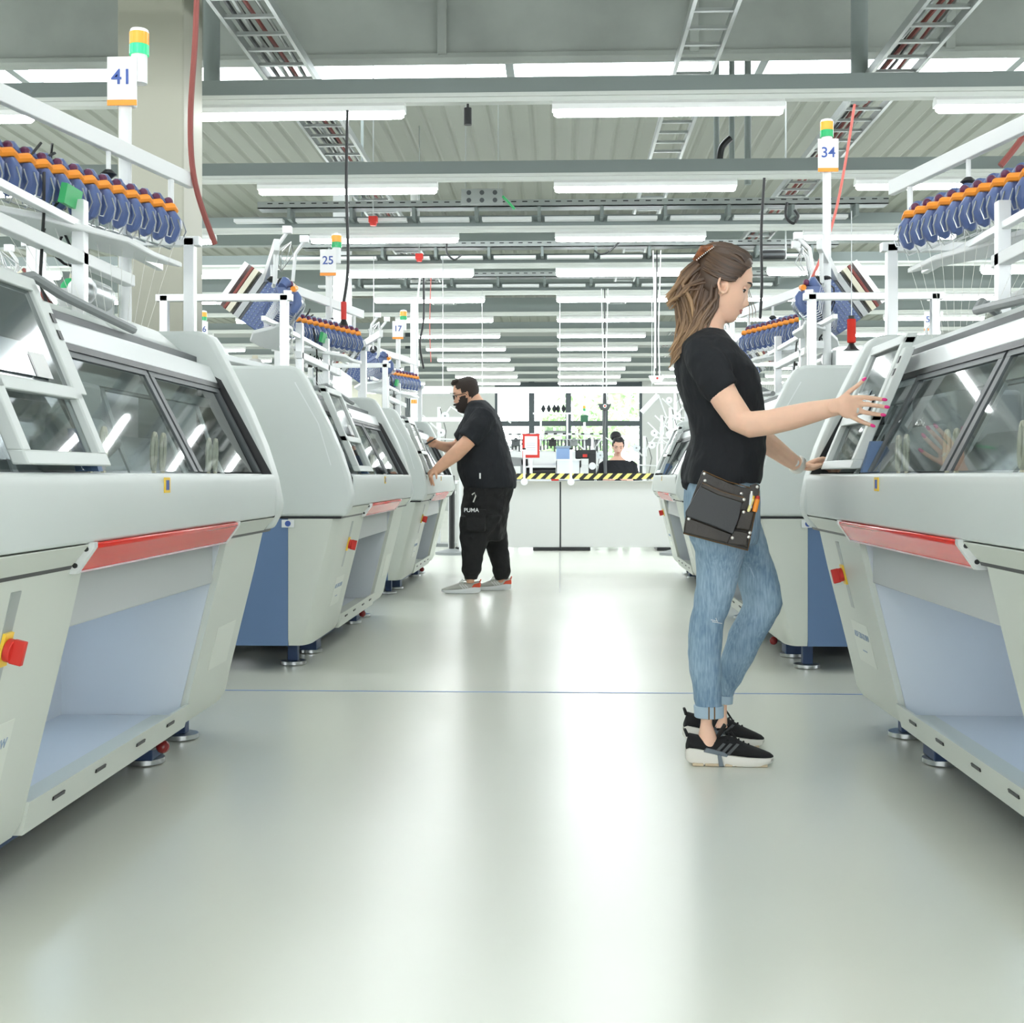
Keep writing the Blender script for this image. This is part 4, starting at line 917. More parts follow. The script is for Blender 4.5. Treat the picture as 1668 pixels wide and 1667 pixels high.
# ombre hair: dark roots, lighter lengths further from the scalp (dyed hair)
m = mat('hair_ombre', (.2, .1, .05), .42); nt = m.node_tree; b = nt.nodes['Principled BSDF']; at = nt.nodes.new('ShaderNodeAttribute'); at.attribute_name = 'along'
r = nt.nodes.new('ShaderNodeValToRGB'); e = r.color_ramp.elements; e[0].color = (.035, .02, .013, 1); e[0].position = .0; e[1].color = (.42, .25, .12, 1); e[1].position = 1
x_ = r.color_ramp.elements.new(.35); x_.color = (.11, .06, .033, 1)
nt.links.new(at.outputs['Fac'], r.inputs[0]); nt.links.new(r.outputs[0], b.inputs['Base Color']); M['hair_ombre'] = m

def interp(tab, x, i):
    if x <= tab[0][0]: return tab[0][i]
    for a, b_ in zip(tab, tab[1:]):
        if a[0] <= x <= b_[0]:
            u = (x - a[0]) / (b_[0] - a[0]); u = u * u * (3 - 2 * u) * .5 + u * .5; return a[i] + (b_[i] - a[i]) * u
    return tab[-1][i]
HT = [(-.122, .045, .000, .020), (-.112, .064, -.02, .034), (-.10, .073, -.035, .043), (-.085, .078, -.045, .051), (-.07, .081, -.055, .057), (-.055, .083, -.065, .062), (-.04, .084, -.075, .066), (-.02, .085, -.085, .070), (0, .087, -.093, .0725),
      (.02, .091, -.098, .0745), (.035, .093, -.100, .0755), (.06, .089, -.101, .0745), (.085, .079, -.097, .067), (.105, .060, -.085, .054), (.118, .036, -.067, .036), (.125, .0, -.04, .014)]
MID = [(-.122, 0, .02), (-.110, .004, .024), (-.100, .008, .024), (-.088, .002, .03), (-.080, .004, .022), (-.073, .009, .019), (-.0665, .0035, .022), (-.061, .009, .018), (-.054, .006, .012), (-.047, .016, .012), (-.040, .027, .012), (-.034, .0265, .011), (-.022, .018, .009), (-.010, .010, .008), (.004, .003, .008), (.014, -.001, .012), (.03, .003, .03), (.05, 0, .04), (.125, 0, .04)]
def head_pts(z, a, female=True, grow=0):
    xf, xb, hw = interp(HT, z, 1), interp(HT, z, 2), interp(HT, z, 3)
    cx = (xf + xb) / 2; rx = (xf - xb) / 2
    n = 2.25; ca, sa = math.cos(a), math.sin(a)
    x = cx + rx * math.copysign(abs(ca) ** (2 / n), ca); y = hw * math.copysign(abs(sa) ** (2 / n), sa)
    if ca > 0:
        if z < -.04: # narrower jaw in front
            y *= 1 - .22 * ca * min(1, (-.04 - z) / .06)
        g_ = interp(MID, z, 1); s_ = interp(MID, z, 2)
        x += g_ * math.exp(-(y / s_) ** 2) * (.85 if female and g_ > .015 else 1)
        e = math.exp(-((abs(y) - .033) / .016) ** 2 - ((z - .003) / .013) ** 2); x -= .012 * e        # eye socket
        e = math.exp(-((abs(y) - .046) / .02) ** 2 - ((z + .028) / .02) ** 2); x += .004 * e          # cheek
        e = math.exp(-((abs(y) - .03) / .02) ** 2 - ((z - .026) / .009) ** 2); x += .003 * e          # brow ridge
        e = math.exp(-((abs(y) - .013) / .007) ** 2 - ((z + .047) / .007) ** 2); x += .007 * e        # nostril wing
    if grow:
        v = Vector((x - cx, y, z - .02)); v.normalize(); return Vector((x, y, z)) + v * grow
    return Vector((x, y, z))
def head_rings(female=True, grow=0, n=56, k=64, z0=-.122, z1=.1249):
    return [[head_pts(z0 + (z1 - z0) * j / k, 2 * PI * i / n, female, grow) for i in range(n)] for j in range(k + 1)]
def add_head(mb, HM, female=True, ears=True):
    mb.loft([[HM @ p for p in q] for q in head_rings(female)])
    if ears:
        for s_ in (-1, 1):
            pts = [HM @ Vector((-.006 + .017 * math.cos(a) - .006 * math.sin(a), s_ * (.076 + .008 * (1 - math.cos(a)) * .8), -.010 + .027 * math.sin(a))) for a in [2 * PI * k / 12 for k in range(13)]]
            mb.tube(pts, .0052, 6)
            mb.ball(HM @ Vector((-.006, s_ * .070, -.008)), .011, 8, 6); mb.ball(HM @ Vector((.011, s_ * .074, -.016)), .0055, 8, 6)
            mb.ball(HM @ Vector((.0, s_ * .076, -.036)), .0075, 8, 6)
def face_details(HM, root, brow_m='lash', eyes_down=True, lip_m='lip', s=1.0):
    for sd in (-1, 1):
        c = HM @ Vector((.0618, sd * .0325, .002)); mb = MB(); mb.ball(c, .0120, 16, 10)
        e = mb.build('eye', 'eye', root, smooth=True)
        ic = HM @ Vector((.0728, sd * .0335, -.003)); mb = MB(); mb.ball(ic, (.0035, .0058, .0058), 12, 8, HM.to_3x3().to_4x4()); mb.build('iris', 'iris', e, smooth=True)
        up = [HM @ Vector((.0640 + .0125 * math.cos(a * 1.0), sd * (.0325 + .0150 * math.sin(a)), .000 + .0020 * math.cos(a))) for a in [-1.25 + 2.5 * k / 8 for k in range(9)]]
        MB().tube(up, [.0012, .0022, .0026, .0028, .0028, .0028, .0028, .0026, .0014], 6).build('eyelashes', 'lash', e, smooth=True)
        lid = [HM @ Vector((.0618 + .0105 * math.cos(a * 1.0), sd * (.0325 + .0125 * math.sin(a)), .0055 + .002 * math.cos(a))) for a in [-1.25 + 2.5 * k / 8 for k in range(9)]]
        MB().tube(lid, .0052, 8).build('eyelid', None or root['skin'], e, smooth=True)
        bw = []
        for k in range(8):
            y = .014 + .036 * k / 7; z = .026 + .006 * math.sin(PI * min(1, k / 7 * .9)); 
            a = math.asin(min(.99, (y / interp(HT, z, 3)) ** (2.25 / 2))); p = head_pts(z, a); bw.append(HM @ Vector((p.x - .0004, sd * (p.y + .0004), z - .002)))
        MB().tube(bw, [.0016, .0026, .003, .003, .0028, .0026, .0020, .001], 6, flat=1.2).build('eyebrow', brow_m, root, smooth=True)
    for nm, z0, r_ in (('upper_lip', -.0625, .0033), ('lower_lip', -.0715, .0040)):
        pts = []
        for k in range(9):
            y = -.022 + .044 * k / 8; z = z0 + (.0 if nm == 'upper_lip' else 0) - (abs(y) / .022) ** 2 * (.004 if nm == 'upper_lip' else -.004)
            a = math.asin(max(-.99, min(.99, math.copysign((abs(y) / interp(HT, z, 3)) ** (2.25 / 2), y)))); p = head_pts(z, a); pts.append(HM @ Vector((p.x - .0012, y, z)))
        MB().tube(pts, [.0008, r_ * .7, r_, r_, r_ * .9, r_, r_, r_ * .7, .0008], 8).build(nm, lip_m, root, smooth=True)
def ring(c, rx, ry, n=36, e=2.3):
    out = []
    for i in range(n):
        a = 2 * PI * i / n; ca, sa = math.cos(a), math.sin(a)
        out.append(Vector((c[0] + rx * math.copysign(abs(ca) ** (2 / e), ca), c[1] + ry * math.copysign(abs(sa) ** (2 / e), sa), c[2])))
    return out
def pxrings(tab, Y, ext=0.0, yfun=None, e=2.2):
    """rows (py, px back, px front, half width or None)"""
    out = []
    for (py, a, b_, hw) in tab:
        yy = Y if yfun is None else yfun(py); A = W(a, py, yy); B = W(b_, py, yy); rx = abs(B.x - A.x) / 2
        out.append(ring(((A.x + B.x) / 2, yy, A.z), rx + ext, (hw if hw else rx * .95) + ext, e=e))
    return out
def hand(mb, wrist, palm, fingers, rad=.0085, thick=.014, wid=.036, nrm=(0, 1, 0)):
    """wrist, palm: world points; fingers: list of point lists"""
    w0 = Vector(wrist); p0 = Vector(palm); d = (p0 - w0)
    far = w0 + d * 1.75
    mb.tube([w0 - d * .3, w0 + d * .25, w0 + d * .75, w0 + d * 1.2, far], [wid * .62, wid * .66, wid * .95, wid * 1.05, wid * .92], 16, flat=thick / wid, up=nrm, round_end=True)
    for f_ in fingers:
        f_ = [Vector(q) for q in f_]; K = len(f_); mb.tube(f_, [rad * (1.12 - .30 * k / (K - 1)) for k in range(K)], 10, round_end=True)

# ---------------- the woman ----------------
YW = 4.27
wo = thing('person', 'woman in black t-shirt and light blue jeans reaching to the nearest right machine', 'person', (W(1165, 1240, YW).x, YW, 0))
wo['skin'] = 'skin'
ORG = Matrix.Translation(-Vector(wo.location))
def cm(mb): return mb.xform(ORG)   # world to the woman's frame
HMw = Matrix.Translation(W(1177, 466, 4.27)) @ Matrix.Rotation(R(17), 4, 'Y') @ Matrix.Scale(.97, 4)
HM = ORG @ HMw
b = MB(); add_head(b, HMw)
tors = [(536, 1134, 1174, .062), (548, 1122, 1182, .11), (560, 1109, 1192, .15), (575, 1105, 1203, .170), (600, 1103, 1228, .165), (620, 1107, 1235, .155), (650, 1115, 1238, .145), (680, 1123, 1240, .138), (712, 1128, 1243, .138), (735, 1124, 1243, .148), (757, 1118, 1239, .162), (775, 1114, 1236, .170), (800, 1114, 1234, .174), (830, 1116, 1232, .176), (865, 1122, 1228, .172)]
b.loft(pxrings(tors, YW, -.010))
b.tube([W(1163, 490, 4.27), W(1158, 510, 4.27), W(1153, 530, 4.27), W(1148, 560, 4.27)], [.052, .050, .053, .070], 20)
# right arm (near)
ra = [W(1146, 578, 4.14), W(1160, 610, 4.10), W(1183, 652, 4.06), W(1206, 685, 4.04), W(1222, 692, 4.02), W(1255, 688, 4.00), W(1290, 680, 3.98), W(1325, 671, 3.96), W(1352, 665, 3.94), W(1368, 662, 3.93)]
b.tube(ra, [.050, .050, .046, .043, .0425, .040, .039, .034, .0285, .027], 18, up=(0, 1, 0))
# left arm (far)
la = [W(1165, 580, 4.42), W(1185, 640, 4.48), W(1215, 695, 4.53), W(1250, 722, 4.60), W(1285, 748, 4.68), W(1305, 761, 4.72)]
b.tube(la, [.048, .046, .042, .040, .031, .025], 16, up=(0, 1, 0))
yh = 3.92
fing = [
 [(1374, 655), (1392, 648), (1408, 647.5), (1423, 649), (1438, 651)],
 [(1374, 661), (1395, 657.5), (1412, 659), (1427, 661), (1442, 663)],
 [(1374, 666), (1394, 668), (1409, 672), (1423, 674.5), (1436, 676)],
 [(1370, 671), (1386, 678), (1397, 684), (1408, 689), (1419, 693)],
 [(1362, 656), (1376, 645), (1386, 636), (1396, 629), (1406, 620)]]
F3 = []
for k, fpx in enumerate(fing):
    yy = [yh, yh + .001, yh + .003, yh + .008, yh + .012] if k < 4 else [yh, yh + .012, yh + .018, yh + .022, yh + .028]
    F3.append([W(px, py, y_) for (px, py), y_ in zip(fpx, yy)])
hand(b, W(1362, 662, yh - .005), W(1377, 662, yh), F3, .0082, .0145, .037)
hl = W(1326, 760, 4.75)
fl = [[W(1318 + a, 755 + c, 4.74 + d) for a, c, d in q] for q in (
 [(0, 0, -.03), (14, -6, -.035), (22, -8, -.03), (29, -7, -.025)], [(0, 2, -.01), (15, -4, -.01), (24, -5, -.008), (31, -2, -.005)], [(0, 4, .01), (14, -1, .012), (22, 0, .015), (30, 4, .02)], [(0, 6, .03), (12, 2, .035), (19, 3, .04), (26, 7, .045)], [(-6, 2, -.045), (4, 4, -.06), (12, 4, -.06), (19, 2, -.055)])]
hand(b, W(1307, 762, 4.73), W(1318, 760, 4.74), fl, .0085, .017, .036, nrm=(0.2, 0, 1))
# legs under the jeans down to the ankles and feet
nl = [(870, 1130, 1212, .075), (900, 1137, 1206, .065), (958, 1135, 1197, None), (1008, 1127, 1179, None), (1060, 1123, 1173, None), (1110, 1129, 1172, None), (1150, 1137, 1170, None), (1165, 1138, 1164, None), (1180, 1137, 1164, None), (1195, 1134, 1170, None), (1215, 1131, 1176, None)]
b.loft(pxrings(nl, 4.19, -.008))
fL = [(840, 1152, 1230, .08), (900, 1194, 1246, .06), (955, 1208, 1264, None), (997, 1208, 1267, None), (1030, 1190, 1247, None), (1073, 1176, 1226, None), (1110, 1175, 1205, None), (1135, 1177, 1189, None), (1150, 1176, 1187, None), (1165, 1172, 1187, None), (1185, 1160, 1188, None)]
b.loft(pxrings(fL, 4.44, -.006))
body = bake(cm(b), 'body', 'skin', .0034, wo, smooth=4)
face_details(HM, wo)
# fingernails
for k, f_ in enumerate(F3):
    tip = f_[-1]; d = (f_[-1] - f_[-2]).normalized(); mb = MB(); sc = Vector((0, -1, 0)) if k < 4 else Vector((-.2, -.9, .3))
    rot = Matrix((d, sc.cross(d).normalized(), sc)).transposed().to_4x4()
    mb.ball(tip + d * .004 + sc * .0048, (.0100, .0053, .0028), 12, 8, rot); cm(mb).build('fingernail', 'nail', wo, smooth=True)
p = (F3[2][1] * .85 + F3[2][2] * .15); d = (F3[2][1] - F3[2][0]).normalized(); mb = MB(); mb.tube([p - d * .003, p + d * .003], [.0100, .0100], 16); rg = cm(mb).build('ring', 'silver', wo, smooth=40)
# wristwatch
p0 = W(1299, 757, 4.708); d = (la[-1] - la[-2]).normalized(); mb = MB(); mb.tube([p0 - d * .012, p0 - d * .008, p0 + d * .008, p0 + d * .012], [.0325, .0345, .0345, .0325], 22, up=(0, 1, 0)); wt = cm(mb).build('wristwatch', 'silver', wo, smooth=30)
mb = MB(); q = p0 + Vector((-.012, -.033, .006)); mb.cyl(q, q + Vector((-.002, -.006, 0)), .013, 16); cm(mb).build('watch_face', 'white', wt, smooth=40)
# necklace
nk = [W(1177, 549, 4.27) + Vector((.004 + .0 * a, .06 * math.sin(a), .0)) + Vector((-.075 * (1 - math.cos(a)), 0, .042 * (1 - math.cos(a)))) for a in [-1.3 + 2.6 * k / 14 for k in range(15)]]
cm(MB().tube(nk, .0012, 5)).build('necklace', 'silver', wo, smooth=True)
# t-shirt
b = MB()
tt = [(539, 1135, 1176, .070), (546, 1125, 1180, .105), (556, 1113, 1188, .145), (568, 1106, 1198, .170), (585, 1102, 1215, .178), (603, 1102, 1231, .172), (620, 1105, 1236, .165), (650, 1113, 1240, .152), (680, 1121, 1242, .147), (712, 1127, 1245, .147), (735, 1122, 1245, .158), (757, 1115, 1240, .172), (775, 1112, 1238, .181), (788, 1112, 1235, .185)]
b.loft(pxrings(tt, YW, .004))
A = W(1114, 796, YW); B = W(1150, 790, YW)
b.tube([W(1122, 785, YW - .03), W(1119, 797, YW - .02)], [.035, .018], 12)
b.tube([W(1143, 570, 4.17), W(1152, 592, 4.12), W(1166, 622, 4.085), W(1181, 639, 4.075)], [.062, .068, .062, .0575], 20, up=(0, 1, 0))
b.tube([W(1160, 572, 4.38), W(1172, 600, 4.44), W(1190, 638, 4.47)], [.060, .062, .055], 18, up=(0, 1, 0))
bake(cm(b), 't_shirt', 'shirt_black', .006, wo, smooth=3, disp=.016, dscale=.09)
# jeans
b = MB()
pel = [(772, 1118, 1232, .165), (800, 1115, 1236, .176), (830, 1114, 1237, .179), (862, 1119, 1236, .176), (885, 1126, 1232, .165)]
b.loft(pxrings(pel, YW, .0))
nl2 = [(850, 1117, 1224, .09), (870, 1122, 1222, .092), (900, 1133, 1214, .088), (927, 1134, 1206, None), (958, 1133, 1199, None), (990, 1129, 1188, None), (1008, 1124, 1181, None), (1035, 1121, 1177, None), (1060, 1120, 1175, None), (1085, 1122, 1175, None), (1110, 1126, 1175, None), (1135, 1130, 1176, None), (1152, 1133, 1176, None), (1158, 1134, 1176, None)]
b.loft(pxrings(nl2, 4.19))
fl2 = [(840, 1150, 1234, .09), (870, 1165, 1245, .088), (900, 1185, 1253, .085), (927, 1200, 1263, None), (955, 1203, 1270, None), (983, 1210, 1274, None), (997, 1205, 1270, None), (1015, 1196, 1260, None), (1030, 1187, 1250, None), (1050, 1181, 1240, None), (1073, 1174, 1228, None), (1092, 1172, 1218, None), (1110, 1173, 1208, None), (1125, 1175, 1198, None), (1137, 1176, 1192, None)]
b.loft(pxrings(fl2, 4.44))
jn = bake(cm(b), 'jeans', 'denim', .006, wo, smooth=3, disp=.007, dscale=.05)
cu = MB(); cu.loft(pxrings([(1149, 1132, 1177, None), (1150, 1131, 1178, None), (1167, 1132, 1178, None), (1168, 1133, 1177, None)], 4.19, .002)); cm(cu).build('rolled_cuff', mat('denim_inside', (.40, .52, .62), .8), jn, smooth=40)
cu = MB(); cu.loft(pxrings([(1134, 1175, 1193, None), (1135, 1175, 1193, None), (1146, 1175, 1192, None), (1147, 1176, 1191, None)], 4.44, .003)); cm(cu).build('rolled_cuff', bpy.data.materials['denim_inside'], jn, smooth=40)
a = W(1157, 1158, 4.14); mb = MB(); mb.box(a.x - .012, a.x - .008, -.003 + 4.092, 4.094, a.z - .02, a.z + .02); mb.box(a.x + .006, a.x + .010, 4.089, 4.094, a.z - .02, a.z + .02); cm(mb).build('cuff_seam', 'leather_edge', jn)
mb = MB()
for (q0, q1) in (((1158, 1010), (1172, 1013)), ((1160, 1013), (1176, 1016)), ((1166, 1007), (1170, 1016))):
    y_ = 4.135; mb.tube([W(*q0, y_), W((q0[0] + q1[0]) / 2, (q0[1] + q1[1]) / 2, y_ - .002), W(*q1, y_ + .012)], .0012, 5)
cm(mb).build('knee_rip_thread', 'white', jn)
sm = [(1214, 905), (1226, 935), (1237, 962), (1241, 985), (1236, 1010), (1222, 1040), (1206, 1080), (1192, 1110), (1182, 1132)]
cm(MB().tube([W(x, y, 4.44 - .062 + .0004 * max(0, y - 985) * .95) for x, y in sm], .0022, 5)).build('inseam', mat('denim_light', (.45, .57, .66), .8), jn, smooth=True)
# shoes
def shoe(loc, rz, root, L=.285, upper='shoe_black', sole='shoe_sole', stripe='stripe_dark', pitch=0, woman=True):
    mt = Matrix.Translation(Vector(loc)) @ Matrix.Rotation(rz, 4, 'Z') @ Matrix.Translation((0, 0, 0)) @ Matrix.Rotation(pitch, 4, 'Y')
    # outline table: x, half width, sole bottom, sole top, upper top
    T = [(0.00, .018, .016, .048, .062), (.010, .028, .008, .054, .098), (.04, .034, .003, .052, .092), (.08, .035, .001, .045, .080), (.11, .036, .0, .038, .086), (.14, .039, .0, .034, .092), (.17, .043, .0, .031, .078), (.20, .046, .0, .029, .064), (.23, .045, .001, .028, .053), (.255, .039, .004, .027, .044), (.275, .026, .010, .026, .036), (.285, .010, .018, .025, .028)]
    k = L / .285
    u = MB(); rings = []
    for (x, hw, zb, zs, zt) in T:
        q = []
        for i in range(20):
            a = 2 * PI * i / 20; q.append(Vector((x * k, (hw - .003) * math.cos(a) * (1 if math.sin(a) < .2 else .92), (zs - .008 + zt) / 2 + (zt - zs + .012) / 2 * math.sin(a))))
        rings.append([mt @ p for p in q])
    u.loft(rings); uo = u.xform(Matrix.Translation(-root.location)).build('shoe', upper, root, smooth=60)
    s_ = MB(); outline = [(x * k, hw + .003, zb, zs) for (x, hw, zb, zs, zt) in T]
    rings = []
    for (x, hw, zb, zs) in outline:
        q = [(x, -hw * .92, zb), (x, -hw, zb + .006), (x, -hw, zs - .006), (x, -hw * .94, zs), (x, hw * .94, zs), (x, hw, zs - .006), (x, hw, zb + .006), (x, hw * .92, zb)]
        rings.append([mt @ Vector(p) for p in q])
    s_.loft(rings).xform(Matrix.Translation(-root.location)).build('sole', sole, uo, smooth=50)
    if woman:
        g_ = MB()
        for (x0, x1) in ((.02, .055), (.06, .105), (.125, .15), (.155, .20), (.21, .262)):
            g_.box(x0, x1, -.042, .042, -.001, .008, mt)
        g_.xform(Matrix.Translation(-root.location)).build('outsole', 'gum', uo, bevel=.002)
        g_ = MB(); g_.prism([(.105, .0), (.120, .0), (.112, .036), (.10, .040)], -.0475, .0475); g_.prism([(.055, .046), (.13, .030), (.135, .036), (.12, .046), (.065, .058)], -.0415, .0415)
        g_.xform(Matrix.Translation(-root.location) @ mt).build('midsole_bridge', mat('shoe_slate', (.16, .19, .22), .5) if 'shoe_slate' not in bpy.data.materials else bpy.data.materials['shoe_slate'], uo, bevel=.001)
    for j in range(3):
        x0 = .085 + j * .022; g_ = MB()
        for sgn in (-1, 1):
            yy = sgn * (.0365 + .0015 * j)
            g_.prism([(x0, .040), (x0 + .011, .038), (x0 + .042, .072), (x0 + .033, .075)], min(yy, yy * 1.04) - .0005, max(yy, yy * 1.04) + .0005)
        g_.xform(Matrix.Translation(-root.location) @ mt).build('stripe', stripe, uo)
    lc = MB()
    for j in range(5):
        x0 = .135 + j * .016; z0 = .090 - j * .0078; lc.tube([mt @ Vector((x0, -.026, z0 - .008)), mt @ Vector((x0 + .006, 0, z0 + .007)), mt @ Vector((x0, .026, z0 - .008))], .0032, 6)
    lc.tube([mt @ Vector((.13, -.004, .10)), mt @ Vector((.145, -.03, .112)), mt @ Vector((.165, -.035, .085))], .003, 6); lc.tube([mt @ Vector((.13, .004, .10)), mt @ Vector((.15, .03, .11)), mt @ Vector((.17, .034, .083))], .003, 6)
    lc.xform(Matrix.Translation(-root.location)).build('laces', upper if woman else 'white', uo, smooth=True)
    tg = MB(); tg.tube([mt @ Vector((.105, 0, .088)), mt @ Vector((.12, 0, .112)), mt @ Vector((.128, 0, .128))], [.02, .022, .018], 12, flat=.3, up=(0, 0, 1)); tg.xform(Matrix.Translation(-root.location)).build('tongue', upper, uo, smooth=True)
    tb = MB(); tb.tube([mt @ Vector((.006, 0, .09)), mt @ Vector((-.004, 0, .112))], [.016, .012], 10, flat=.4); tb.xform(Matrix.Translation(-root.location)).build('heel_tab', upper if woman else 'shoe_red', uo, smooth=True)
    if not woman:
        r_ = MB(); r_.prism([(-.003, .05), (.07, .048), (.05, .075), (.0, .088)], -.037, .037); r_.xform(Matrix.Translation(-root.location) @ mt).build('heel_patch', 'shoe_red', uo, bevel=.008)
    return uo
q = W(1120, 1240, 4.13); shoe((q.x, 4.19, 0.002), R(-2), wo)
q = W(1111, 1207, 4.48); shoe((q.x, 4.46, .022), R(3), wo, pitch=R(4.5))
# hair
random.seed(11)
cap = MB(); hr = head_rings(True, .012, 56, 64, -.06, .1249)
# cap mesh: drop what lies in front of the hairline
vs = [p for q in hr for p in q]; n = 56; fs = []
def hidden(p):
    line = .060 - max(0, (.075 - p.z)) * 1.05 + .35 * max(0, .0 - 0)
    line = .066 if p.z > .085 else .066 - (.085 - p.z) * .9
    return p.x > line - 0.0
for k in range(64):
    for i in range(n):
        j = (i + 1) % n; f_ = (k * n + i, k * n + j, (k + 1) * n + j, (k + 1) * n + i)
        if all(hidden(vs[t_]) for t_ in f_): continue
        c = sum((vs[t_] for t_ in f_), Vector()) / 4
        if -.022 < c.x < .014 and -.05 < c.z < .018 and abs(c.y) > .06: continue   # ear
        if c.x > .0 and c.z < -.015: continue
        fs.append(f_)
cap.add([HMw @ v for v in vs], fs)
def hairify(mb, name, parent, matn, alongs):
    me = mb.mesh(name, matn, smooth=True); at = me.attributes.new('along', 'FLOAT', 'POINT')
    at.data.foreach_set('value', alongs[:len(me.vertices)] + [0] * max(0, len(me.vertices) - len(alongs))); return link(name, me, parent)
al = [0.12 + .1 * random.random() for _ in cap.v]
ho = hairify(cm(cap), 'hair', wo, 'hair_ombre', al)
sd_ = ho.modifiers.new('s', 'SOLIDIFY'); sd_.thickness = .006; sd_.offset = -1
# combed-back locks over the crown
lk = MB(); al = []
clipP = HMw @ Vector((-.085, 0, .085))
def addlock(pts, rr, a0, a1, flat=.5):
    n0 = len(lk.v); lk.tube(pts, rr, 6, flat=flat, up=(0, 1, 0)); K = len(pts); v_ = random.uniform(-.1, .12)
    for k in range(K): al.extend([max(0, a0 + (a1 - a0) * k / (K - 1) + v_)] * 6)
for s_ in range(-11, 12):
    yy = s_ * .0062
    for rep in range(2):
        y_ = yy + random.uniform(-.003, .003); z0 = .088 - abs(y_) * .45; x0 = .066 if True else 0
        pts = []
        for k in range(9):
            u = k / 8; x = .064 - abs(y_) * .4 - (.15 - abs(y_) * .4) * u
            # height on the head surface for this x
            best = None
            for zz in [.125 - .004 * i for i in range(36)]:
                hw = interp(HT, zz, 3); xf, xb = interp(HT, zz, 1), interp(HT, zz, 2); cx, rx = (xf + xb) / 2, (xf - xb) / 2
                if ((abs(x - cx) / rx) ** 2.25 + (abs(y_) / hw) ** 2.25) <= 1: best = zz; break
            best = best if best is not None else .06
            yk = y_ * (1 - .5 * u * u); pts.append(HMw @ (Vector((x, yk, best)) + (Vector((x, yk, best)) - Vector((0, 0, .0))).normalized() * (.016 + random.uniform(-.001, .002))))
        addlock(pts, [.003] + [.0055] * 7 + [.004], .1, .32)
# side hair from temple back over the ear top
for s_ in (-1, 1):
    for j in range(15):
        z0 = .075 - j * .0052; pts = []
        for k in range(8):
            u = k / 7; x = .062 - j * .0022 - (.145 - j * .002) * u; z = z0 - .012 * math.sin(PI * u) + (.022 * u if j < 8 else .012 * u) + (.0 if j < 9 else .012)
            xf, xb, hw = interp(HT, z, 1), interp(HT, z, 2), interp(HT, z, 3); cx, rx = (xf + xb) / 2, (xf - xb) / 2
            q = min(.995, abs(x - cx) / rx); y = hw * (1 - q ** 2.25) ** (1 / 2.25)
            pts.append(HMw @ Vector((x, s_ * (y + .014 + random.uniform(-.001, .002)), z)))
        addlock(pts, [.002] + [.0052] * 6 + [.004], .08, .22, flat=.8)
# the long loose lengths: from clip and nape down the back
for k in range(330):
    u = random.random(); v = random.random(); side = random.uniform(-1, 1)
    # start between the clip and behind the ear; end along the ragged lower outline
    sx = 1136 + 30 * u; sy = 425 + 45 * u + random.uniform(-4, 4)
    ex = random.choice([random.uniform(1094, 1120), random.uniform(1096, 1134), random.uniform(1088, 1108)])
    t_ = (ex - 1090) / 45
    ey = 602 - 55 * max(0, t_) - random.uniform(0, 45) * (1 - u * .3)
    if random.random() < .22: ex = random.uniform(1083, 1100); ey = random.uniform(478, 505); 
    mx_ = sx - 24 * (1 - u) - 8 + random.uniform(-6, 4); my_ = sy + (ey - sy) * .38
    if ey < 510: mx_ = (sx + ex) / 2 - 2; my_ = (sy + ey) / 2 - 8
    m2x = (mx_ + ex) / 2 + random.uniform(-2, 6) + (6 if ey > 510 else 0); m2y = (my_ + ey) / 2
    ys = YW + side * (.045 + .02 * u); ye = YW + side * .075 + random.uniform(-.015, .015)
    P = [W(sx, sy, ys), W((sx + mx_) / 2 - 2, (sy + my_) / 2, ys * .7 + ye * .3), W(mx_, my_, ys * .5 + ye * .5), W(m2x, m2y, ye), W((m2x + ex) / 2 + random.uniform(-2, 2), (m2y + ey) / 2, ye), W(ex, ey, ye + random.uniform(-.01, .01))]
    r0 = random.uniform(.0035, .0075); addlock(P, [r0 * .8, r0, r0, r0 * .9, r0 * .65, .0006], .18, 1.0 + random.uniform(-.25, .05))
# fill behind the ear and at the nape
for k in range(70):
    side = random.uniform(-1, 1); sx = random.uniform(1160, 1171); sy = random.uniform(448, 480); ex = sx - random.uniform(22, 40); ey = random.uniform(528, 560)
    P = [W(sx, sy, YW + side * .07), W(sx - 3, (sy + ey) / 2 - 8, YW + side * .078), W((sx + ex) / 2 - 2, (sy + ey) / 2 + 14, YW + side * .075), W(ex, ey, YW + side * .08)]
    addlock(P, [.005, .006, .005, .001], .12, .6)
for k in range(0, 7, 3): # wisps in front of the face on the far side
    P = [W(1208 + k, 440, YW + .06), W(1217 + k * .6, 475, YW + .075), W(1221 + k * 1.6, 505, YW + .065), W(1220 + k * 1.9, 528 + random.uniform(0, 18), YW + .06)]; addlock(P, [.001, .0012, .0011, .0004], .2, .6)
hairify(cm(lk), 'hair_length', wo, 'hair_ombre', al)
# hair clip
c0 = W(1147, 417, YW); mb = MB(); 
for s_ in (-1, 1):
    mb.tube([c0 + Vector((-.035, s_ * .01 - .03, -.02)), c0 + Vector((-.01, s_ * .012 - .045, .012)), c0 + Vector((.022, s_ * .01 - .035, .022))], [.006, .010, .006], 8, flat=1.5)
hc = cm(mb).build('hair_clip', mat('tortoiseshell', (.20, .06, .015), .25, var=.7, vscale=60), wo, smooth=True)
mb = MB()
for k in range(11): mb.ball(c0 + Vector((-.03 + k * .0055, -.062 + .0004 * (k - 5) ** 2, -.022 + k * .0042)), .0024, 6, 5)
cm(mb).build('clip_stones', 'silver', hc)

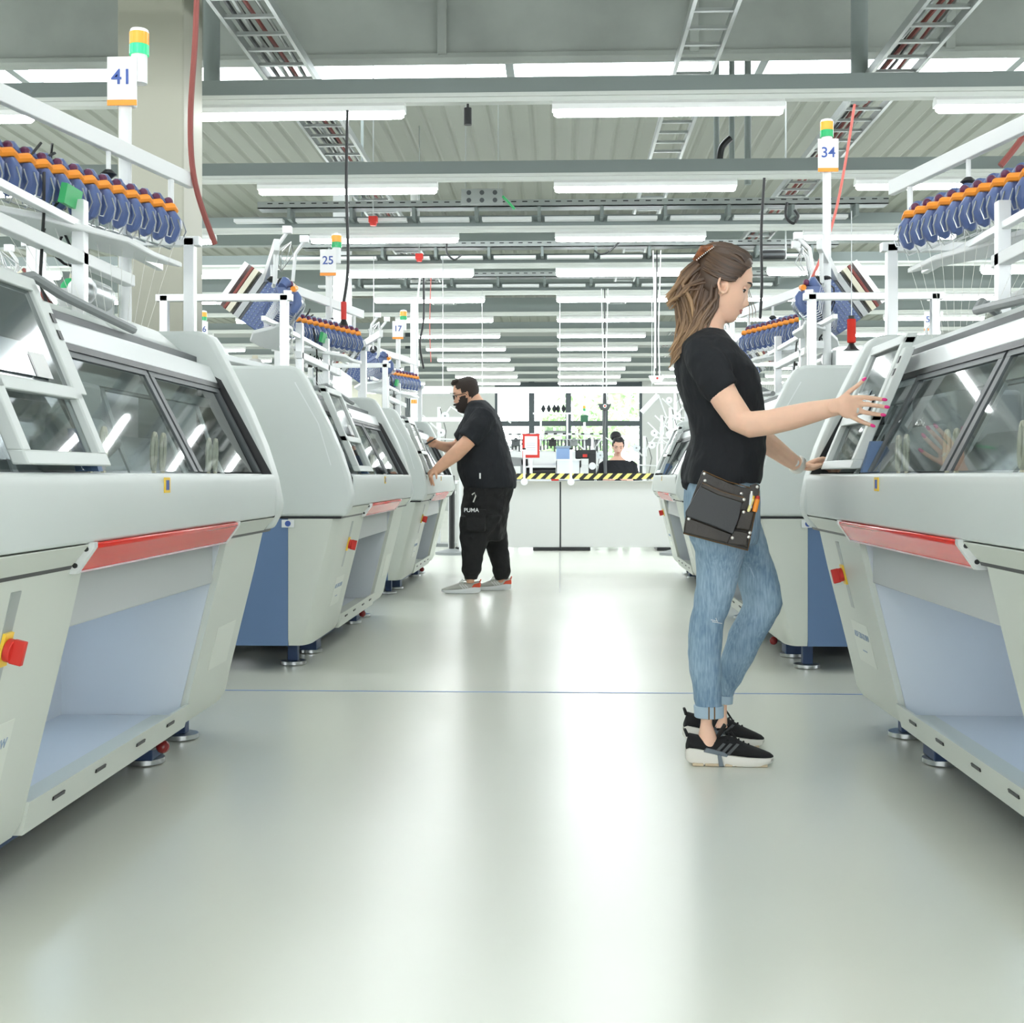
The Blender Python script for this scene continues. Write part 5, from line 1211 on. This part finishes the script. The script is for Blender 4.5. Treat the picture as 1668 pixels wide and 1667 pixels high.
# ---------------- tool pouch worn by the woman ----------------
def pouch_pt(px, py, y=4.068): return W(px, py, y)
po = thing('tool_pouch', 'black leather tool pouch with rivets hanging at the woman\'s hip', 'tool pouch', (wo.location.x, 4.07, .92))
OP = Matrix.Translation(-Vector(po.location))
def slab(poly, y, th, name, m_, parent, bev=.003, bulge=None):
    f0 = [pouch_pt(a, c, y) for a, c in poly]; mb = MB(); n = len(f0)
    mb.add([p for p in f0] + [p + Vector((0, th, 0)) for p in f0], [tuple(range(n)), tuple(range(2 * n - 1, n - 1, -1))] + [(i, i + n, (i + 1) % n + n, (i + 1) % n) for i in range(n)])
    return mb.xform(OP).build(name, m_, parent, bevel=bev)
slab([(1145, 767), (1165, 777), (1190, 788), (1210, 794), (1223, 794), (1221, 791), (1232, 788), (1238, 791), (1236, 815), (1218, 897), (1165, 884), (1113, 870), (1117, 842), (1130, 805)], 4.062, .012, 'back_panel', 'leather', po)
slab([(1144, 787), (1147, 786), (1165, 797), (1190, 807), (1211, 812), (1204, 845), (1194, 871), (1160, 856), (1117, 841), (1117, 834), (1132, 808)], 4.036, .014, 'flap', 'leather_flap', po, bev=.006)
slab([(1146, 785), (1170, 796), (1212, 811), (1211, 820), (1168, 806), (1141, 793)], 4.033, .006, 'flap_band', 'leather', po)
slab([(1118, 842), (1160, 858), (1196, 872), (1216, 868), (1219, 893), (1166, 881), (1114, 868)], 4.050, .014, 'lower_pocket', 'leather', po)
slab([(1208, 830), (1231, 833), (1222, 866), (1197, 862)], 4.040, .02, 'pen_pocket', 'leather', po, bev=.006)
slab([(1195, 864), (1220, 868), (1216, 890), (1184, 886)], 4.042, .012, 'corner_patch', 'leather', po)
for (e0, e1) in (((1145, 767), (1223, 795)), ((1113, 869), (1218, 897)), ((1144, 787), (1212, 811)), ((1218, 897), (1237, 800))):
    a = pouch_pt(*e0, 4.06 if e0[1] in (767, 869, 897) else 4.034); b_ = pouch_pt(*e1, 4.06 if e0[1] in (767, 869, 897) else 4.034); mid = (a + b_) / 2 + Vector((0, 0, -.006 if e0[1] in (767, 787) else 0))
    MB().tube([a, mid, b_], .0016, 5).xform(OP).build('cut_edge', 'leather_edge', po)
for (x, y, q) in ((1147.5, 772, 4.06), (1148.5, 783.5, 4.06), (1207.5, 804.5, 4.06), (1212, 814, 4.034), (1211.5, 834.5, 4.038), (1233.5, 793.5, 4.06), (1122, 845.5, 4.048), (1221.5, 868, 4.04), (1219.5, 875, 4.04), (1193, 876.5, 4.04)):
    c = pouch_pt(x, y, q); mb = MB(); mb.ball(c, (.0055, .003, .0055), 12, 8); mb.xform(OP).build('rivet', 'silver', po, smooth=True)
mb = MB(); mb.loft(pxrings([(776, 1113, 1240, .184), (789, 1112, 1241, .186)], YW, .006)); 
def pen(x0, y0, x1, y1, m1, m2, lab, r_=.0055):
    a = pouch_pt(x0, y0, 4.045); b_ = pouch_pt(x1, y1, 4.045); t = thing('pen', lab, 'pen', a); d = b_ - a
    MB().cyl((0, 0, 0), d * .8, r_, 10).build('barrel', m1, t, smooth=40); MB().cyl(d * .8, d, r_ * .9, 10, r_ * .7).build('pen_end', m2, t, smooth=40)
pen(1222, 828, 1224.5, 800, 'white', 'silver', 'white pen with red mark standing in the tool pouch'); pen(1218.5, 834, 1228, 808, mat('pale_yellow', (.85, .78, .35), .4), 'yellow', 'yellow pencil in the tool pouch'); pen(1229, 834, 1235, 808, 'orange', 'red_matt', 'orange red marker in the tool pouch', .008)

# ---------------- the man ----------------
YM = 10.3
mn = thing('person', 'bearded man in black t-shirt and black trousers writing at a left machine', 'person', (W(795, 960, YM).x, YM, 0)); mn['skin'] = 'skin_man'
ORGm = Matrix.Translation(-Vector(mn.location))
HMm = Matrix.Translation(W(759, 643, YM)) @ Matrix.Rotation(PI, 4, 'Z') @ Matrix.Rotation(R(13), 4, 'Y') @ Matrix.Scale(1.04, 4)
HM2 = ORGm @ HMm
b = MB(); add_head(b, HMm, False)
b.tube([W(768, 648, YM), W(773, 656, YM), W(778, 668, YM)], [.070, .074, .09], 18)
tm = [(655, 768, 788, .09), (660, 764, 796, .14), (670, 760, 806, .2), (685, 757, 814, .22), (705, 753, 820, .225), (724, 747, 824, .225), (748, 746, 830, .225), (765, 748, 836, .225), (779, 751, 839, .225), (800, 757, 838, .2), (830, 752, 826, .2)]
b.loft(pxrings(tm, YM, -.02))
nm_ = [W(792, 678, 10.10), W(780, 700, 10.05), W(760, 722, 10.03), W(742, 740, 10.03), W(726, 753, 10.04), W(712, 765, 10.05), W(707, 770, 10.05)]
b.tube(nm_, [.06, .062, .060, .060, .050, .040, .034], 16, up=(0, 1, 0))
fm = [W(776, 682, 10.5), W(760, 708, 10.56), W(744, 728, 10.58), W(728, 729, 10.5), W(714, 725, 10.42), W(708, 722, 10.4)]
b.tube(fm, [.06, .058, .055, .046, .036, .032], 16, up=(0, 1, 0))
Fh = [[W(x, y, 10.05 + dy) for x, y, dy in q] for q in ([(704, 768, -.02), (703, 778, -.025), (705, 785, -.025), (707, 791, -.025)], [(703, 768, -.005), (701, 778, -.005), (702, 785, -.005), (703, 790, -.005)], [(702, 767, .015), (699, 775, .015), (700, 782, .015)], [(702, 766, .03), (698, 771, .035), (698, 777, .035)], [(708, 768, -.03), (711, 775, -.035), (711, 780, -.035)])]
hand(b, W(708, 766, 10.05), W(705, 770, 10.05), Fh, .0105, .018, .045, nrm=(1, 0, 0.2))
Fp = [[W(x, y, 10.4 + dy) for x, y, dy in q] for q in ([(706, 719, -.03), (701, 715, -.035), (698, 716, -.035), (696, 719, -.035)], [(705, 721, -.02), (699, 718, -.02), (697, 721, -.02)], [(705, 723, 0), (699, 722, 0), (698, 725, 0)], [(706, 725, .02), (701, 726, .02), (700, 728, .02)], [(708, 718, -.03), (704, 713, -.04), (700, 713, -.04)])]
hand(b, W(711, 723, 10.4), W(707, 722, 10.4), Fp, .0105, .022, .042)
b.loft(pxrings([(860, 756, 795, .07), (905, 757, 782, .06), (935, 757, 776, .05), (950, 758, 774, .045)], 10.15, -.01)); b.loft(pxrings([(860, 793, 820, .07), (905, 799, 824, .06), (935, 808, 824, .05), (950, 808, 824, .045)], 10.48, -.01))
bake(b.xform(ORGm), 'body', 'skin_man', .0065, mn, smooth=3)
face_details(HM2, mn)
def cmm(mb): return mb.xform(ORGm)
b = MB(); tm2 = [(653, 767, 790, .10), (658, 762, 797, .15), (668, 758, 806, .205), (685, 755, 815, .235), (705, 751, 821, .24), (724, 745, 826, .24), (748, 744, 832, .24), (765, 746, 838, .24), (779, 749, 841, .24), (790, 754, 840, .235), (795, 757, 839, .23)]
b.loft(pxrings(tm2, YM, .004)); b.tube([W(792, 676, 10.12), W(778, 695, 10.06), W(762, 716, 10.04)], [.10, .098, .088], 18, up=(0, 1, 0)); b.tube([W(776, 680, 10.48), W(760, 704, 10.55), W(750, 717, 10.57)], [.095, .088, .078], 16, up=(0, 1, 0))
ts = bake(cmm(b), 't_shirt', 'shirt_man', .010, mn, smooth=3, disp=.022, dscale=.12)
q = W(782, 775, 10.055); cmm(MB().box(q.x - .006, q.x + .006, 10.045, 10.06, q.z - .025, q.z + .02)).build('side_label', 'white', ts)
b = MB(); b.loft(pxrings([(786, 756, 840, .225), (805, 755, 834, .22), (820, 752, 829, .215), (850, 749, 827, .21), (880, 752, 820, .19)], YM))
b.loft(pxrings([(840, 749, 818, .11), (862, 749, 806, .105), (875, 749, 800, .10), (889, 750, 794, .095), (905, 752, 788, .085), (923, 753, 784, .08), (930, 752, 783, .08), (938, 756, 779, .06), (944, 758, 777, .055)], 10.15)); 
b.loft(pxrings([(840, 770, 828, .11), (862, 783, 826, .10), (885, 790, 828, .095), (905, 795, 829, .09), (923, 803, 831, .08), (930, 803, 831, .08), (938, 806, 829, .06), (943, 808, 827, .055)], 10.48))
tr = bake(cmm(b), 'trousers', 'trousers_black', .010, mn, smooth=3, disp=.028, dscale=.10)
a = W(758, 858, 10.03); c_ = W(791, 858, 10.03); z0 = W(770, 866, 10.03).z; z1 = W(770, 832, 10.03).z
cmm(MB().box(a.x, c_.x, 10.015, 10.06, z0, z1)).build('cargo_pocket', 'trousers_black', tr, bevel=.012)
cmm(MB().box(a.x - .005, c_.x + .005, 10.005, 10.03, z1 - .04, z1 + .01)).build('pocket_flap', 'trousers_black', tr, bevel=.008)
q = W(765.5, 831.5, 10.0); tx = text_mesh('PUMA', .045, 'white', .001); tx.transform(Matrix.Translation((q.x + .012, 9.985, q.z)) @ Matrix.Rotation(PI / 2, 4, 'X') @ Matrix.Scale(1.0, 4)); tx.transform(ORGm); link('pocket_lettering', tx, tr)
mb = MB(); q = W(769, 806, 10.06); mb.tube([q, q + Vector((.02, -.01, .015)), q + Vector((.03, -.01, -.01)), q + Vector((.01, -.01, -.06))], .006, 6); cmm(mb).build('key_clip', 'silver', tr, smooth=True)
q = W(783, 963, 10.2); shoe((q.x, 10.17, 0.002), PI - R(2), mn, L=.315, upper='shoe_grey', sole='white', stripe='shoe_stripe', woman=False)
q = W(833, 960, 10.5); shoe((q.x, 10.48, 0.002), PI + R(2), mn, L=.30, upper='shoe_grey', sole='white', stripe='shoe_stripe', woman=False)
# beard, hair, glasses
def headshell(keep, grow, matn, name, root, O, HMx, z0=-.122, female=False):
    hr = head_rings(female, grow, 56, 64, z0, .1249); vs = [p for q in hr for p in q]; n = 56; fs = []
    for k in range(64):
        for i in range(n):
            j = (i + 1) % n; f_ = (k * n + i, k * n + j, (k + 1) * n + j, (k + 1) * n + i); c = sum((vs[t_] for t_ in f_), Vector()) / 4
            if keep(c): fs.append(f_)
    if z0 < -.1 and keep(Vector((.03, 0, -.13))): fs.append(tuple(range(n)))
    mb = MB(); mb.add([HMx @ v for v in vs], fs); o = mb.xform(O).build(name, matn, root, smooth=60); s_ = o.modifiers.new('s', 'SOLIDIFY'); s_.thickness = abs(grow) * .9; s_.offset = -1
    return o
def kb(c):
    if c.x < -.005 + max(0, -c.z - .05) * .2: return False
    if c.z > -.012: return False
    if c.z > -.05 and c.x > .05 and not (c.z < -.052): return c.x < .058 - (c.z + .05) * .3 and c.z < -.02
    if -.078 < c.z < -.0595 and abs(c.y) < .022 and c.x > .07: return False
    return True
headshell(kb, .011, 'beard', 'beard', mn, ORGm, HMm)
def kh(c):
    if c.z > .088: return c.x < .072
    if c.z > .05: return c.x < .060
    if c.z > .012: return c.x < .03
    if c.z > -.03: return c.x < -.022
    return c.z > -.055 and c.x < -.04
headshell(kh, .012, 'beard', 'hair', mn, ORGm, HMm, z0=-.06)
mb = MB()
for k in range(5): mb.tube([Vector((.03 + k * .008, 0.05 - k * .02, .118)), Vector((.07 + k * .002, .05 - k * .022, .115)), Vector((.088, .05 - k * .024, .098))], [.014, .016, .010], 8)
mb.xform(HM2).build('fringe', 'beard', mn, smooth=True)
gl = MB()
for s_ in (-1, 1):
    c = Vector((.098, s_ * .034, -.002)); pts = [c + Vector((-abs(math.cos(a)) * .002, .026 * math.cos(a), .018 * math.sin(a))) for a in [2 * PI * k / 16 for k in range(17)]]; gl.tube(pts, .0032, 6)
    gl.tube([Vector((.095, s_ * .06, .006)), Vector((.06, s_ * .074, .006)), Vector((.0, s_ * .080, .003)), Vector((-.015, s_ * .08, -.012))], .0030, 6)
gl.tube([Vector((.1, -.01, .004)), Vector((.104, 0, .006)), Vector((.1, .01, .004))], .003, 6)
gl = gl.xform(HM2).build('glasses', 'black', mn, smooth=True)
for s_ in (-1, 1): MB().ball(Vector((.097, s_ * .034, -.002)), (.001, .024, .016), 14, 8).xform(HM2).build('lens', 'glass', gl)
a = W(693, 724, 10.36); b_ = W(712, 713, 10.36); t = thing('pen', 'dark pen held in the man\'s writing hand', 'pen', a); MB().cyl((0, 0, 0), (b_ - a) * .85, .0065, 8).build('barrel', 'black', t, smooth=40); MB().cyl((b_ - a) * .85, b_ - a, .0065, 8, .004).build('pen_end', 'steel', t)

# ---------------- the seated worker ----------------
YS = 17.55
se = thing('person', 'seated woman with black hair bun and black top working behind the barrier', 'person', (W(1005, 775, YS).x, YS, 0)); se['skin'] = 'skin_far'
Os = Matrix.Translation(-Vector(se.location)); pc = W(1005, 735, YS)
HMs = Matrix.Translation(W(1007, 727, YS - .04)) @ Matrix.Rotation(-PI / 2, 4, 'Z') @ Matrix.Rotation(R(22), 4, 'Y') @ Matrix.Rotation(R(-4), 4, 'X') @ Matrix.Scale(.98, 4)
def srings(tab, dy=0, ext=0):   # py, px left, px right, depth half, y offset
    out = []
    for (py, a, b_, hd, oy) in tab:
        A = W(a, py, YS); B = W(b_, py, YS); out.append(ring(((A.x + B.x) / 2, YS + oy, A.z), (B.x - A.x) / 2 + ext, hd + ext))
    return out
b = MB(); add_head(b, HMs); b.tube([W(1006, 738, YS + .02), W(1006, 752, YS + .04)], [.052, .058], 14)
st = [(744, 998, 1014, .06, .03), (751, 990, 1022, .10, .03), (758, 982, 1031, .12, .02), (770, 979, 1035, .13, .0), (785, 982, 1032, .12, 0), (805, 983, 1031, .12, .02), (825, 981, 1034, .14, .05)]
b.loft(srings(st, ext=-.01))
for s_, x0 in ((-1, 984), (1, 1029)):
    b.tube([W(x0, 757, YS + .02), W(x0 + s_ * 4, 775, YS - .02), W(x0 + s_ * 4, 786, YS - .12), W(x0 - s_ * 6, 782, YS - .35), W(x0 - s_ * 10, 780, YS - .42)], [.055, .05, .042, .034, .028], 12)
    hp = W(x0 - s_ * 13, 781, YS - .5)
    hand(b, W(x0 - s_ * 10, 780, YS - .42), W(x0 - s_ * 12, 781, YS - .46), [[hp + Vector((i * .02, .04, 0)), hp + Vector((i * .022, -.01, .01)), hp + Vector((i * .022, -.05, -.01))] for i in (-1.5, -.5, .5, 1.5)] + [[hp + Vector((-s_ * .03, .05, 0)), hp + Vector((-s_ * .05, .01, 0))]], .009, .016, .036, nrm=(0, 0, 1))
for s_ in (-1, 1): # thighs and shins
    x = pc.x + s_ * .10; b.tube([(x, YS + .05, .58), (x, YS - .35, .60), (x, YS - .42, .52), (x, YS - .40, .25), (x, YS - .40, .12), (x, YS - .52, .10)], [.085, .07, .06, .05, .04, .035], 12, up=(1, 0, 0))
b.loft([ring((pc.x, YS + .05, z), .17, .13) for z in (.52, .58, .64)])
bake(b.xform(Os), 'body', 'skin_far', .009, se, smooth=3); face_details(Os @ HMs, se)
b = MB(); b.loft(srings([(750, 990, 1022, .10, .03)] + st[2:], ext=.006))
for s_, x0 in ((-1, 982), (1, 1031)): b.tube([W(x0 - s_ * 6, 754, YS + .02), W(x0, 759, YS + .02), W(x0 + s_ * 4, 775, YS - .02), W(x0 + s_ * 4, 786, YS - .12), W(x0 - s_ * 2, 783, YS - .25)], [.055, .066, .062, .056, .046], 12)
bake(b.xform(Os), 'long_sleeved_top', 'shirt_man', .012, se, smooth=3)
b = MB(); b.loft([ring((pc.x, YS + .05, z), .19, .15) for z in (.5, .58, .70)])
for s_ in (-1, 1): x = pc.x + s_ * .10; b.tube([(x, YS + .05, .58), (x, YS - .35, .60), (x, YS - .42, .52), (x, YS - .40, .25), (x, YS - .40, .14)], [.10, .085, .075, .065, .055], 12, up=(1, 0, 0))
bake(b.xform(Os), 'trousers', 'trousers_black', .012, se, smooth=3)
for s_ in (-1, 1): shoe((pc.x + s_ * .10, YS - .34, .06), -PI / 2, se, L=.25, upper='shoe_black', sole='white', woman=False)
def kf(c):
    if c.z > .095: return True
    if c.z > .06: return c.x < .062
    if c.z > -.0: return c.x < .035
    return c.x < -.02 and c.z > -.05
headshell(kf, .014, 'hair_far', 'hair', se, Os, HMs, z0=-.06, female=True)
mb = MB(); mb.ball(W(1003, 711, YS + .02), (.078, .07, .075), 14, 10); mb.xform(Os).build('hair_bun', 'hair_far', se, smooth=True)
t = thing('stool', 'work stool under the seated worker', 'stool', (pc.x, YS + .08, 0)); MB().cyl((0, 0, .44), (0, 0, .50), .19, 20).build('seat', 'black', t, bevel=.01); MB().cyl((0, 0, .05), (0, 0, .44), .03).build('column', 'steel', t)
for k in range(5): a = k * 2 * PI / 5; MB().tube([(0, 0, .06), (.26 * math.cos(a), .26 * math.sin(a), .03)], .018).build('leg', 'grey_dark', t)
